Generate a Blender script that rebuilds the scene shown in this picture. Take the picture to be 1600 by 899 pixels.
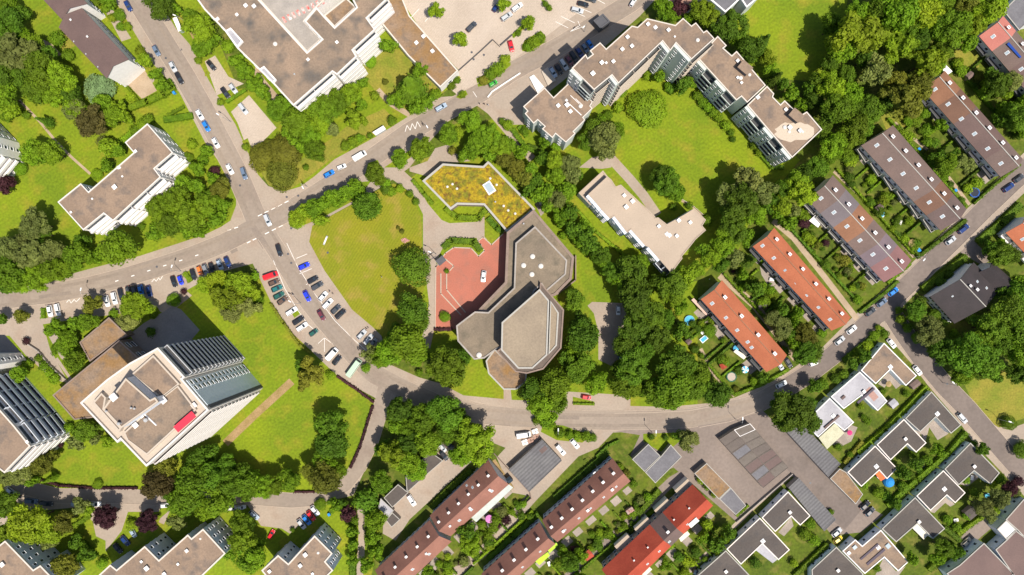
import bpy, bmesh, math, random
from mathutils import Vector, Matrix
from mathutils.geometry import delaunay_2d_cdt
rnd = random.Random(7)
SC = bpy.context.scene
for o in list(bpy.data.objects): bpy.data.objects.remove(o)
COL = SC.collection
# ------------------------------------------------------------------ camera, sky, sun, exposure
S, HC = 0.235, 250.0                     # metres per photo pixel on the ground, camera height
cam = bpy.data.cameras.new('camera'); co = bpy.data.objects.new('camera', cam); COL.objects.link(co)
co.location = (0, 0, HC); cam.sensor_width = 36; cam.lens = 36*HC/(1600*S); cam.clip_end = 3000; cam.clip_start = 1
SC.camera = co
SUN_EL = math.radians(64); SX, SY = 0.685, -0.73       # towards the sun in the ground plane
w = bpy.data.worlds.new('World'); SC.world = w; w.use_nodes = True
nt = w.node_tree; sky = nt.nodes.new('ShaderNodeTexSky'); sky.sky_type = 'NISHITA'; sky.sun_disc = False
sky.sun_elevation = SUN_EL; sky.sun_rotation = math.atan2(SX, SY); sky.air_density = 1.0; sky.dust_density = 1.5
nt.links.new(sky.outputs[0], nt.nodes['Background'].inputs[0]); nt.nodes['Background'].inputs[1].default_value = 0.095
sl = bpy.data.lights.new('sun', 'SUN'); sl.energy = 4.5; sl.angle = math.radians(0.5); sl.color = (1.0, 0.93, 0.83)
so = bpy.data.objects.new('sun', sl); COL.objects.link(so)
so.rotation_euler = Vector((SX*math.cos(SUN_EL), SY*math.cos(SUN_EL), math.sin(SUN_EL))).to_track_quat('Z', 'Y').to_euler()
SC.view_settings.view_transform = 'Standard'; SC.view_settings.look = 'None'; SC.view_settings.gamma = 1
SC.view_settings.exposure = 0.34
SC.render.engine = 'CYCLES'; SC.cycles.max_bounces = 5; SC.cycles.transparent_max_bounces = 4

# ------------------------------------------------------------------ helpers
def W(px, py, z=0.0):
    f = (HC-z)/HC*S
    return Vector(((px-800)*f, (449.5-py)*f, z))
MATS = {}
def mat(name, c, c2=None, sc=0.3, rough=.85, c3=None, sc2=3.0, amt=.25, metal=0, trans=0, lo=.35, hi=.65, wave=None, coat=0):
    if name in MATS: return MATS[name]
    m = bpy.data.materials.new(name); MATS[name] = m; m.use_nodes = True; n = m.node_tree.nodes; l = m.node_tree.links
    b = n['Principled BSDF']; b.inputs['Roughness'].default_value = rough; b.inputs['Metallic'].default_value = metal
    b.inputs['Specular IOR Level'].default_value = .3
    if coat: b.inputs['Coat Weight'].default_value = coat; b.inputs['Coat Roughness'].default_value = .08
    tc = n.new('ShaderNodeTexCoord')
    def noise(s, det=4):
        t = n.new('ShaderNodeTexNoise'); t.inputs['Scale'].default_value = s; t.inputs['Detail'].default_value = det
        l.new(tc.outputs['Object'], t.inputs['Vector']); return t
    def mix(f, a, bb, blend='MIX'):
        x = n.new('ShaderNodeMix'); x.data_type = 'RGBA'; x.blend_type = blend
        for sock, v in ((x.inputs['Factor'], f), (x.inputs['A'], a), (x.inputs['B'], bb)):
            if hasattr(v, 'links'): l.new(v, sock)
            elif isinstance(v, (float, int)): sock.default_value = v
            else: sock.default_value = (*v, 1)
        return x.outputs['Result']
    def ramp(src, a, bb):
        r = n.new('ShaderNodeMapRange'); r.inputs[1].default_value = a; r.inputs[2].default_value = bb
        l.new(src, r.inputs[0]); return r.outputs[0]
    out = c
    if c2: out = mix(ramp(noise(sc).outputs['Fac'], lo, hi), c, c2)
    if c3: out = mix(ramp(noise(sc*2.7+.01, 6).outputs['Fac'], .5, .72), out, c3)
    if wave:
        wv = n.new('ShaderNodeTexWave'); wv.inputs['Scale'].default_value = wave[0]; wv.inputs['Distortion'].default_value = wave[2]; wv.inputs['Detail Scale'].default_value = .3
        mp = n.new('ShaderNodeMapping'); mp.inputs['Rotation'].default_value[2] = math.radians(wave[1])
        l.new(tc.outputs['Object'], mp.inputs[0]); l.new(mp.outputs[0], wv.inputs['Vector'])
        k = wave[3]; out = mix(wv.outputs['Fac'], out, mix(1.0, out, (k, k, k), 'MULTIPLY'))
    if amt:
        f2 = ramp(noise(sc2, 5).outputs['Fac'], .3, .7)
        out = mix(f2, mix(1.0, out, (1-amt,)*3, 'MULTIPLY'), mix(1.0, out, (1+amt*.6,)*3, 'MULTIPLY'))
    if hasattr(out, 'links'): l.new(out, b.inputs['Base Color'])
    else: b.inputs['Base Color'].default_value = (*out, 1)
    if trans:
        tr = n.new('ShaderNodeBsdfTranslucent'); ms = n.new('ShaderNodeMixShader'); ms.inputs[0].default_value = trans
        if hasattr(out, 'links'): l.new(out, tr.inputs[0])
        else: tr.inputs[0].default_value = (*out, 1)
        l.new(b.outputs[0], ms.inputs[1]); l.new(tr.outputs[0], ms.inputs[2]); l.new(ms.outputs[0], n['Material Output'].inputs[0])
    return m
class MB:
    def __init__(s): s.v = []; s.f = []; s.m = []
    def face(s, pts, mi=0):
        k = len(s.v); s.v += [tuple(p) for p in pts]; s.f.append(tuple(range(k, k+len(pts)))); s.m.append(mi)
    def hexa(s, b, t, mi=0):          # bottom ring CCW, top ring
        n = len(b); s.face(list(reversed(b)), mi); s.face(t, mi)
        for i in range(n): j = (i+1) % n; s.face([b[i], b[j], t[j], t[i]], mi)
    def prism(s, poly, z0, z1, mi=0):
        s.hexa([(p[0], p[1], z0) for p in poly], [(p[0], p[1], z1) for p in poly], mi)
    def box(s, cx, cy, z0, z1, sx, sy, a=0, mi=0):
        c, q = math.cos(a), math.sin(a)
        s.prism([(cx+c*x*sx/2-q*y*sy/2, cy+q*x*sx/2+c*y*sy/2) for x, y in ((-1, -1), (1, -1), (1, 1), (-1, 1))], z0, z1, mi)
    def cyl(s, cx, cy, z0, z1, r0, r1=None, n=12, mi=0):
        r1 = r0 if r1 is None else r1
        A = [(math.cos(2*math.pi*i/n), math.sin(2*math.pi*i/n)) for i in range(n)]
        s.hexa([(cx+x*r0, cy+y*r0, z0) for x, y in A], [(cx+x*r1, cy+y*r1, z1) for x, y in A], mi)
    def tube(s, a, b, r0, r1, n=6, mi=0):
        a, b = Vector(a), Vector(b); d = (b-a).normalized(); u = d.orthogonal().normalized(); v = d.cross(u)
        C = [(math.cos(2*math.pi*i/n), math.sin(2*math.pi*i/n)) for i in range(n)]
        s.hexa([a+u*x*r0+v*y*r0 for x, y in C], [b+u*x*r1+v*y*r1 for x, y in C], mi)
    def lathe(s, prof, cx=0, cy=0, n=16, mi=0):
        for (r0, z0), (r1, z1) in zip(prof, prof[1:]):
            for i in range(n):
                a, b = 2*math.pi*i/n, 2*math.pi*(i+1)/n
                q = [(cx+r0*math.cos(a), cy+r0*math.sin(a), z0), (cx+r0*math.cos(b), cy+r0*math.sin(b), z0), (cx+r1*math.cos(b), cy+r1*math.sin(b), z1), (cx+r1*math.cos(a), cy+r1*math.sin(a), z1)]
                if r0 < 1e-5: q = q[1:]
                elif r1 < 1e-5: q = q[:3]
                s.face(q, mi)
    def mesh(s, name, mats, org=(0, 0, 0)):
        me = bpy.data.meshes.new(name); ox, oy, oz = org
        me.from_pydata([(x-ox, y-oy, z-oz) for x, y, z in s.v], [], s.f)
        for m in (mats if isinstance(mats, (list, tuple)) else [mats]): me.materials.append(m)
        if any(s.m): me.polygons.foreach_set('material_index', s.m)
        me.update(); return me
    def build(s, name, mats, parent=None, world=True):
        org = tuple(parent_origin(parent)) if (parent and world) else (0, 0, 0)
        o = bpy.data.objects.new(name, s.mesh(name, mats, org)); COL.objects.link(o)
        if parent: o.parent = parent
        return o
def parent_origin(p):
    v = Vector((0, 0, 0))
    while p: v = v+p.location; p = p.parent
    return v
def tag(o, label=None, cat=None, group=None, kind=None):
    if label: o['label'] = label
    if cat: o['category'] = cat
    if group: o['group'] = group
    if kind: o['kind'] = kind
    return o
def thing(name, label, cat, loc, group=None, rz=0):
    o = bpy.data.objects.new(name, None); COL.objects.link(o); o.location = loc; o.rotation_euler[2] = rz; o.empty_display_size = .5
    return tag(o, label, cat, group)
def link(name, me, parent=None, loc=(0, 0, 0), rz=0, scale=None, m=None):
    o = bpy.data.objects.new(name, me); COL.objects.link(o); o.parent = parent; o.location = loc; o.rotation_euler[2] = rz
    if scale: o.scale = scale
    if m:
        o.material_slots[0].link = 'OBJECT'; o.material_slots[0].material = m
    return o
ORD = ['first', 'second', 'third', 'fourth', 'fifth', 'sixth', 'seventh', 'eighth', 'ninth', 'tenth', 'eleventh', 'twelfth']
def nth(i): return ORD[i] if i < 12 else '%d%s' % (i+1, {1: 'st', 2: 'nd', 3: 'rd'}.get((i+1) % 10, 'th') if (i+1) not in (11, 12, 13) else 'th')
def ordinal(i, n, side='left'):
    if n == 1: return ''
    if i == 0: return ', %s' % {'left': 'leftmost', 'top': 'topmost'}[side]
    return ', %s from %s' % (nth(i), side)
def area(p): return sum(p[i][0]*p[(i+1) % len(p)][1]-p[(i+1) % len(p)][0]*p[i][1] for i in range(len(p)))/2
def ccw(p): return p if area(p) > 0 else list(reversed(p))
def inset(p, d):
    n = len(p); out = []
    for i in range(n):
        a, b, c = Vector(p[i-1][:2]), Vector(p[i][:2]), Vector(p[(i+1) % n][:2])
        e, f = (b-a).normalized(), (c-b).normalized(); n1, n2 = Vector((-e.y, e.x)), Vector((-f.y, f.x))
        k = n1+n2; q = k/max(.35, 1+n1.dot(n2)); out.append((b.x+q.x*d, b.y+q.y*d))
    return out
def inpoly(x, y, p):
    c = False; n = len(p)
    for i in range(n):
        x1, y1 = p[i]; x2, y2 = p[i-1]
        if (y1 > y) != (y2 > y) and x < (x2-x1)*(y-y1)/(y2-y1)+x1: c = not c
    return c

# ------------------------------------------------------------------ materials
GRASS = mat('grass_lawn', (.200, .260, .008), (.138, .205, .008), .05, .95, c3=(.25, .24, .018), sc2=1.2, amt=.24, wave=(.22, 55, 3.0, .93))
DRY = mat('dry_mown_grass', (.25, .24, .014), (.195, .22, .011), .07, .95, c3=(.30, .235, .04), sc2=1.5, amt=.15, wave=(.32, 32, 2.0, .86))
GARDEN = mat('garden_grass', (.11, .145, .010), (.07, .105, .009), .09, .95, c3=(.18, .165, .035), sc2=1.0, amt=.3)
DRYPATCH = mat('worn_grass', (.27, .23, .035), (.17, .20, .02), .15, .95, sc2=1.5, amt=.25)
PAVE = mat('worn_light_asphalt', (.385, .31, .243), (.325, .266, .212), .05, .9, sc2=1.4, amt=.10, c3=(.33, .25, .19))
ROAD = mat('carriageway_asphalt', (.315, .255, .202), (.26, .212, .172), .035, .88, sc2=.9, amt=.10, c3=(.25, .195, .155))
FLOORD = mat('shaded_balcony_floor', (.07,.07,.07), amt=0)  # near-black colour paints in the shade from the balcony slab above
ROAD2 = mat('vignette_dark_asphalt', (.205, .165, .142), (.17, .138, .12), .045, .9, sc2=.9, amt=.12, c3=(.15, .122, .105))  # dimming of the view towards lower right put into the asphalt colour
PAVE2 = mat('vignette_dark_paving', (.25, .20, .168), (.205, .165, .14), .06, .9, sc2=1.0, amt=.12)  # paving toned down in colour for the same lower-right dimming
COBBLE = mat('pale_block_paving', (.50, .415, .335), (.44, .36, .285), .08, .9, sc2=1.8, amt=.14, wave=(.45, 40, 1.0, .93))
PATH = mat('path_gravel', (.42, .32, .22), (.35, .26, .17), .3, .95, sc2=3, amt=.15)
DIRT = mat('brown_dirt', (.36, .24, .12), (.27, .19, .07), .3, .95, sc2=2, amt=.2)
REDP = mat('red_plaza_paving', (.45, .155, .105), (.38, .135, .09), .09, .85, c3=(.33, .14, .10), sc2=2.4, amt=.10, wave=(.9, 45, .2, .95))
SLABS = mat('dark_terrace_slabs', (.22, .20, .19), (.27, .25, .23), .12, .85, sc2=1.5, amt=.12)
PATIO = mat('patio_slabs', (.36, .30, .25), (.27, .225, .19), .25, .85, sc2=3, amt=.2)
PALEW = mat('pale_blue_white_plaster', (.84, .88, .93), amt=.03, sc2=1)
KERB = mat('kerb_stone', (.46, .37, .29), amt=.1, sc2=2)
PAINT = mat('road_paint', (.78, .75, .70), amt=.12, sc2=3)
GRAVEL = mat('brown_gravel_roof', (.285, .203, .143), (.225, .162, .117), .10, .95, c3=(.155, .125, .105), sc2=1.6, amt=.16)
GRAVELD = mat('stained_dark_gravel_roof', (.30, .215, .15), (.185, .145, .11), .07, .95, c3=(.11, .10, .09), sc2=1.6, amt=.18)
RUST = mat('rusty_moss_roof', (.27, .19, .13), (.26, .15, .06), .13, .95, c3=(.17, .13, .10), sc2=1.6, amt=.2)
PALE = mat('pale_beige_roof', (.44, .35, .265), (.395, .315, .24), .10, .9, sc2=2, amt=.08)
MOSS = mat('yellow_moss_roof', (.36, .255, .014), (.18, .17, .016), .30, .95, c3=(.12, .055, .018), sc2=1.6, amt=.4, lo=.42, hi=.58)
DARKROOF = mat('dark_felt_roof', (.088, .074, .066), (.112, .094, .082), .12, .9, c3=(.085, .075, .07), sc2=1.6, amt=.14)
GREYROOF = mat('grey_metal_roof', (.17, .165, .165), (.13, .125, .13), .15, .7, sc2=1.5, amt=.15, wave=(.28, 47, .3, .70))
GREYROOF2 = mat('plain_grey_roof', (.17, .165, .175), (.135, .13, .14), .2, .8, sc2=1.5, amt=.15)
WHITEROOF = mat('pale_grey_roof', (.42, .41, .43), (.35, .34, .36), .2, .85, sc2=1.5, amt=.1)
ORANGE = mat('orange_roof_tiles', (.46, .148, .072), (.39, .12, .058), .15, .8, sc2=2.2, amt=.12)
RED = mat('red_roof_tiles', (.42, .075, .04), (.34, .055, .03), .15, .8, sc2=2.2, amt=.14)
MAUVE = mat('mauve_roof_tiles', (.165, .108, .095), (.14, .092, .083), .15, .8, sc2=2.2, amt=.12)
GRMAUVE = mat('grey_mauve_tiles', (.185, .128, .108), (.155, .11, .095), .15, .8, sc2=2.2, amt=.12)
BROWN = mat('brown_roof_tiles', (0.194, 0.104, 0.068), (0.158, 0.086, 0.058), .15, .8, sc2=2.2, amt=.12)
OBROWN = mat('orange_brown_tiles', (0.288, 0.140, 0.079), (0.238, 0.115, 0.065), .15, .8, sc2=2.2, amt=.12)
DKBROWN = mat('dark_brown_tiles', (.155, .105, .095), (.125, .09, .08), .15, .8, sc2=2.2, amt=.12)
MAROON = mat('maroon_brown_tiles', (.29, .135, .098), (.235, .108, .08), .15, .8, sc2=2.2, amt=.14)
PINK = mat('pink_red_tiles', (.50, .20, .15), (.44, .17, .13), .15, .8, sc2=2.2, amt=.10)
BLACKROOF = mat('near_black_tiles', (.052, .042, .044), (.040, .034, .035), .2, .8, sc2=2.2, amt=.14)
COPW = mat('light_coping', (.64, .60, .55), amt=.06, sc2=2)
WHITE = mat('white_plaster', (.80, .77, .74), amt=.06, sc2=1)
CREAM = mat('cream_plaster', (.49, .415, .335), amt=.06, sc2=1)
GREYW = mat('grey_facade', (.74, .81, .86), (.70, .77, .82), .2, .8, amt=.06, sc2=1)
BLUEG = mat('blue_grey_facade', (.66, .70, .76), (.60, .64, .70), .2, .8, amt=.08, sc2=1)
DKGREY = mat('dark_grey_cladding', (.10, .10, .11), amt=.1, sc2=1)
CONC = mat('concrete', (.38, .34, .30), (.31, .28, .25), .3, .9, amt=.12, sc2=2)
BRICK = mat('brown_brick', (.27, .20, .16), (.23, .17, .14), .4, .9, amt=.15, sc2=3)
COPING = mat('pale_coping', (.60, .54, .47), amt=.06, sc2=2)
COPG = mat('grey_coping', (.40, .38, .34), amt=.08, sc2=2)
GLASS = mat('window_glass', (.03, .045, .06), amt=0, rough=.12)
LGLASS = mat('skylight_glass', (.35, .42, .46), amt=0, rough=.15)
FRAME = mat('white_frame', (.74, .74, .74), amt=0, rough=.6)
METAL = mat('grey_metal', (.40, .40, .40), amt=.05, rough=.5)
DMETAL = mat('dark_metal', (.09, .09, .10), amt=.05, rough=.5)
BARK = mat('bark', (.09, .065, .045), amt=.2, sc2=4, rough=.95)
TYRE = mat('tyre_rubber', (.02, .02, .02), amt=0, rough=.8)
POOLW = mat('pool_water', (.06, .36, .55), (.10, .45, .62), .8, .15, amt=.1, sc2=2)
def leafmat(n, c, c2):
    m = mat(n, c, c2, .55, .75, sc2=2.2, amt=.4, trans=.35, lo=.3, hi=.7)
    nd, lk = m.node_tree.nodes, m.node_tree.links                      # crowns differ a little from tree to tree
    oi = nd.new('ShaderNodeObjectInfo'); hs = nd.new('ShaderNodeHueSaturation'); mr = nd.new('ShaderNodeMapRange'); mr.inputs[3].default_value = .68; mr.inputs[4].default_value = 1.3
    m2 = nd.new('ShaderNodeMapRange'); m2.inputs[3].default_value = .494; m2.inputs[4].default_value = .516
    mm = nd.new('ShaderNodeMath'); mm.operation = 'MULTIPLY'; mm.inputs[1].default_value = 7.31; fr = nd.new('ShaderNodeMath'); fr.operation = 'FRACT'
    b = nd['Principled BSDF']; src = b.inputs['Base Color'].links[0].from_socket
    lk.new(oi.outputs['Random'], mr.inputs[0]); lk.new(mr.outputs[0], hs.inputs['Value']); lk.new(oi.outputs['Random'], mm.inputs[0]); lk.new(mm.outputs[0], fr.inputs[0]); lk.new(fr.outputs[0], m2.inputs[0]); lk.new(m2.outputs[0], hs.inputs['Hue'])
    lk.new(src, hs.inputs['Color']); lk.new(hs.outputs[0], b.inputs['Base Color'])
    for q in nd:
        if q.type == 'BSDF_TRANSLUCENT': lk.new(hs.outputs[0], q.inputs[0])
    return m
TONE = {
 'b': (leafmat('mid_green_leaves', (.245, .370, .010), (.135, .235, .008)), 'mid green'),
 'y': (leafmat('yellow_green_leaves', (.33, .43, .014), (.21, .31, .010)), 'light yellow-green'),
 'd': (leafmat('dark_green_leaves', (.155, .260, .010), (.085, .160, .008)), 'dark green'),
 'o': (leafmat('olive_leaves', (.25, .255, .022), (.165, .175, .016)), 'olive green'),
 'n': (leafmat('brown_leaves', (.15, .12, .028), (.095, .075, .020)), 'dark olive-brown'),
 'g': (leafmat('grey_green_leaves', (.27, .30, .065), (.175, .205, .045)), 'grey-green'),
 's': (leafmat('silver_green_leaves', (.23, .33, .14), (.17, .26, .10)), 'silvery green'),
 'p': (leafmat('purple_leaves', (.10, .032, .042), (.062, .022, .030)), 'dark purple'),
}

# ------------------------------------------------------------------ the ground, cut into surfaces
A_ = [(-60,474),(0,469),(77,459),(141,447),(200,432),(240,420),(300,400),(350,380),(410,350),(444,334),(480,312),(514,290),(566,258),(640,206),(689,178),(755,143),(800,112),(864,78),(925,42),(985,5),(1030,-30)]
B_ = [(190,-40),(215,0),(258,70),(290,122),(320,175),(348,228),(370,270),(388,312),(404,350)]
C_ = [(404,348),(420,372),(438,400),(457,430),(478,465),(500,493),(528,525),(553,555),(585,585),(625,606),(680,630),(740,646),(800,652),(880,656),(960,657),(1030,656),(1080,653),(1120,646),(1180,632),(1225,608),(1262,585),(1300,556),(1340,520),(1380,482),(1430,434),(1490,375),(1540,325),(1600,268),(1660,210)]
D_ = [(1385,478),(1412,520),(1440,560),(1475,602),(1512,640),(1548,682),(1590,730),(1650,790)]
I_ = [(604,596),(592,650),(580,690),(562,728),(540,756),(505,778),(455,782),(400,778),(330,775),(240,778),(200,776),(150,775),(90,775),(50,765),(10,752)]
def strip(c, w):
    L, R = [], []
    for i, p in enumerate(c):
        a = Vector(c[max(0, i-1)]); b = Vector(c[min(len(c)-1, i+1)]); d = (b-a).normalized(); n = Vector((-d.y, d.x))
        ww = w[i] if isinstance(w, (list, tuple)) else w
        L.append(tuple(Vector(p)+n*ww/2)); R.append(tuple(Vector(p)-n*ww/2))
    return L+R[::-1]
def strips(c, w): return [strip(c[i:i+2], w) for i in range(len(c)-1)] + [[(c[i][0]+w/2*math.cos(k*math.pi/5), c[i][1]+w/2*math.sin(k*math.pi/5)) for k in range(10)] for i in range(1, len(c)-1)]
LAYERS = [('ground', GARDEN, [[(-1400,-1300),(3000,-1300),(3000,2200),(-1400,2200)]])]
def layer(name, m, polys): LAYERS.append((name, m, polys))
layer('lawn', GRASS, [[(-40,-40),(300,-40),(420,260),(340,400),(-40,460)],[(370,0),(660,0),(700,130),(620,220),(440,310),(400,250)],[(-40,500),(330,440),(420,430),(590,640),(520,780),(340,770),(0,800),(-40,760)],
  [(0,800),(600,790),(570,960),(-40,960)],[(760,190),(1000,110),(1180,190),(1250,250),(1100,430),(960,460),(960,640),(720,640),(640,500),(640,280)],[(1100,-30),(1330,-30),(1300,130),(1180,120)],[(950,120),(1080,110),(1210,250),(1150,400),(1000,330),(930,260)],[(540,0),(720,0),(700,140),(560,180)],
  [(880,440),(1090,440),(1090,640),(880,640)]])
layer('dry_lawn', DRY, [[(483,378),(488,353),(552,319),(600,292),(616,287),(640,300),(658,338),(662,455),(645,500),(612,540),(596,525),(582,511),(550,484),(528,457),(507,423)]])
layer('worn_grass', DRYPATCH, [[(462,255),(520,215),(545,195),(600,170),(620,190),(560,224),(520,247),(485,275),(450,298),(420,290),(408,270)],[(561,110),(600,75),(640,80),(700,140),(640,178),(600,160)],[(1505,597),(1560,575),(1610,580),(1610,650),(1560,668),(1525,640)],[(1490,80),(1525,75),(1530,105),(1500,120)],[(655,250),(690,240),(720,300),(700,330)],[(500,130),(540,110),(560,150),(520,185),(480,180)],[(1375,180),(1410,175),(1420,200),(1390,215)],[(95,40),(118,72),(100,80),(86,60)]])
layer('pavement', PAVE, [[(-60,468),(0,458),(50,447),(101,431),(149,418),(219,400),(320,367),(345,355),(360,345),(369,321),(369,292),(347,260),(320,222),(280,144),(240,101),(213,56),(184,8),(160,-40),(215,-40),(240,15),(262,24),(275,45),(296,69),(320,115),(340,150),(368,195),(387,237),(403,273),(419,291),(445,299),(469,292),(491,276),(523,249),(587,214),(640,181),(685,152),(717,150),(800,95),(860,52),(930,0),(960,-40),(1060,-40),(1000,25),(960,60),(900,110),(850,150),(820,195),(790,195),(765,180),(745,165),(700,190),(668,225),(640,262),(600,290),(552,318),(488,353),(483,378),(507,423),(550,484),(582,511),(596,525),(605,568),(655,590),(690,600),(724,618),(800,625),(900,630),(960,634),(1045,636),(1109,630),(1147,622),(1190,604),(1230,582),(1280,548),(1331,497),(1397,438),(1467,370),(1560,278),(1660,180),(1680,235),(1600,302),(1520,378),(1461,426),(1400,491),(1429,536),(1472,589),(1515,624),(1541,656),(1560,668),(1587,667),(1660,640),(1660,840),(1600,775),(1520,690),(1499,660),(1448,600),(1424,568),(1387,526),(1363,520),(1328,552),(1280,589),(1230,618),(1190,640),(1141,662),(1093,670),(960,676),(800,672),(760,664),(700,650),(640,632),(612,624),(600,650),(585,700),(570,735),(552,774),(520,782),(492,792),(478,812),(453,834),(440,826),(408,822),(380,779),(300,792),(262,800),(222,800),(200,800),(190,830),(160,868),(130,835),(145,815),(120,793),(40,800),(0,830),(-30,810),(0,772),(43,752),(93,763),(150,765),(213,766),(300,765),(384,772),(435,774),(507,774),(541,755),(560,728),(576,686),(590,640),(590,624),(555,605),(523,584),(485,547),(459,523),(427,480),(408,440),(395,412),(345,425),(307,445),(288,456),(255,470),(245,480),(205,488),(168,493),(110,500),(67,507),(78,545),(107,598),(85,595),(40,555),(15,525),(-60,520)]])
layer('vignette_dark_paving', PAVE2, [[(1085,668),(1190,640),(1240,690),(1300,745),(1345,785),(1380,805),(1345,832),(1300,837),(1270,800),(1245,750),(1235,742),(1150,815),(1040,720),(1060,672)],
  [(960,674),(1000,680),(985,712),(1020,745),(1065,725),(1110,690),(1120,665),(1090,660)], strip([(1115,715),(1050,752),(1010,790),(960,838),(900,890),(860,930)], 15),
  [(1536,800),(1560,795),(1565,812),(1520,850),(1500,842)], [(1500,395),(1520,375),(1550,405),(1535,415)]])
layer('yard_pavement', PAVE, [[(752,662),(960,674),(935,700),(900,715),(880,735),(832,776),(800,770),(776,715),(790,700),(765,690)], strip([(905,700),(832,776),(789,824),(755,862),(700,905)], 17),
  [(672,700),(690,690),(737,722),(640,812),(618,845),(598,834),(600,800),(640,768),(640,750)], [(918,478),(925,472),(978,474),(981,545),(955,572),(935,562),(935,520),(928,490)], [(885,612),(985,618),(985,636),(880,636)]])
layer('parking_area', COBBLE, [[(600,-40),(950,-40),(930,0),(860,52),(800,95),(745,140),(717,150),(704,140),(717,110),(660,50)], [(320,96),(336,87),(357,120),(381,131),(339,149)], [(389,149),(432,200),(411,221),(387,235),(371,192),(361,175)]])
layer('path', PAVE, [strip([(765,171),(800,212),(832,249)], 13), strip([(950,243),(984,280),(1005,305),(1027,337)], 15), [(905,262),(925,246),(960,240),(955,262),(940,264)],
  [(640,262),(668,252),(680,232),(700,226),(712,240),(735,252),(700,255),(692,256),(668,276),(640,268)], [(606,266),(625,262),(650,285),(668,318),(690,344),(702,349),(745,347),(765,330),(790,362),(762,375),(750,378),(735,375),(700,373),(688,395),(682,410),(679,512),(672,545),(655,540),(668,500),(670,470),(661,400),(661,335),(645,303),(612,280)],
  [(787,609),(798,609),(800,630),(787,630)], [(240,128),(215,150),(200,190),(190,195),(178,210),(205,180),(240,112),(250,105)], [(70,515),(80,512),(104,545),(125,570),(122,580),(95,560)], strip([(88,560),(110,592),(90,620)], 5), [(174,12),(205,60),(190,65),(166,20)],
  strip([(563,790),(566,830),(562,900)], 11), strip([(252,818),(262,795),(272,778)], 9), strip([(1240,738),(1180,790),(1100,870),(1060,910)], 7), strip([(1030,180),(1032,180)], 1), [(240,470),(288,452),(300,462),(262,492),(250,487)]])
layer('garden_path', PATH, [strip([(1208,345),(1240,372),(1290,435),(1340,500)], 9), strip([(1125,430),(1180,478),(1225,535),(1245,562)], 12), strip([(1398,192),(1450,235),(1515,320)], 5), strip([(1303,268),(1360,320),(1428,402)], 5), strip([(1095,545),(1115,585),(1148,620)], 5),
  strip([(30,157),(62,190),(88,222),(112,246),(141,272)], 4), [(400,85),(410,120),(452,170),(480,183),(440,178),(398,118)], [(185,120),(205,138),(222,155),(245,142),(225,108)], [(67,62),(80,68),(97,86),(88,88),(72,76)], strip([(1065,314),(1080,322),(1098,336)], 3), strip([(590,140),(610,162),(640,180)], 8), [(300,790),(300,790.5),(301,790)]])
layer('dirt_path', DIRT, [strip([(456,596),(400,647),(352,693)], 12), strip([(770,720),(800,765)], 9), strip([(300,50),(318,85)], 8)])
layer('red_plaza', REDP, [[(681,417),(696,396),(709,387),(736,388),(748,401),(757,392),(747,377),(755,371),(768,383),(789,363),(800,380),(800,460),(745,500),(712,515),(679,512)]])
layer('terrace', SLABS, [[(269,478),(283,484),(312,516),(300,530),(330,560),(300,590),(235,590),(203,522),(225,505),(256,487)], [(-30,520),(8,524),(40,560),(20,575),(-30,575)]])
layer('road', ROAD, strips(A_, 29)+strips(B_, 33)+strips(C_[:20], 29)+strips(I_, 22))
TRK = mat('wheel_worn_asphalt', (.295, .235, .183), (.245, .198, .158), .05, .85, sc2=1.1, amt=.12)
PATCH = mat('asphalt_repair', (.235, .19, .155), (.275, .22, .175), .2, .85, sc2=1.5, amt=.12)
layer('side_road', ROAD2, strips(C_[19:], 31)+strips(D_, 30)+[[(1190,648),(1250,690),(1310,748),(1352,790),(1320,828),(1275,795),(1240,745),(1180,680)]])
def offs(c, d):
    out = []
    for i, p in enumerate(c):
        a = Vector(c[max(0, i-1)]); b = Vector(c[min(len(c)-1, i+1)]); e = (b-a).normalized(); out.append(tuple(Vector(p)+Vector((-e.y, e.x))*d))
    return out
layer('wheel_track', TRK, sum((strips(offs(c, d), 5) for c, q in ((A_, 8), (B_, 8), (C_[:20], 8)) for d in (-q+.5, q+.5)), []))
layer('asphalt_patch', PATCH, [[(392,358),(400,353),(420,384),(410,389)],[(356,386),(366,380),(372,392),(362,397)],[(690,165),(716,150),(719,156),(694,171)],[(300,150),(308,146),(318,166),(309,170)],[(700,636),(740,646),(739,653),(698,643)],[(850,648),(905,650),(905,656),(850,654)],[(540,540),(550,534),(560,550),(550,556)],[(60,462),(110,455),(111,460),(61,467)],[(1010,648),(1016,648),(1016,664),(1010,664)],[(470,445),(476,442),(486,460),(480,463)],[(70,475),(90,473),(91,477),(71,479)],[(560,262),(585,246),(588,250),(563,267)]])
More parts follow.
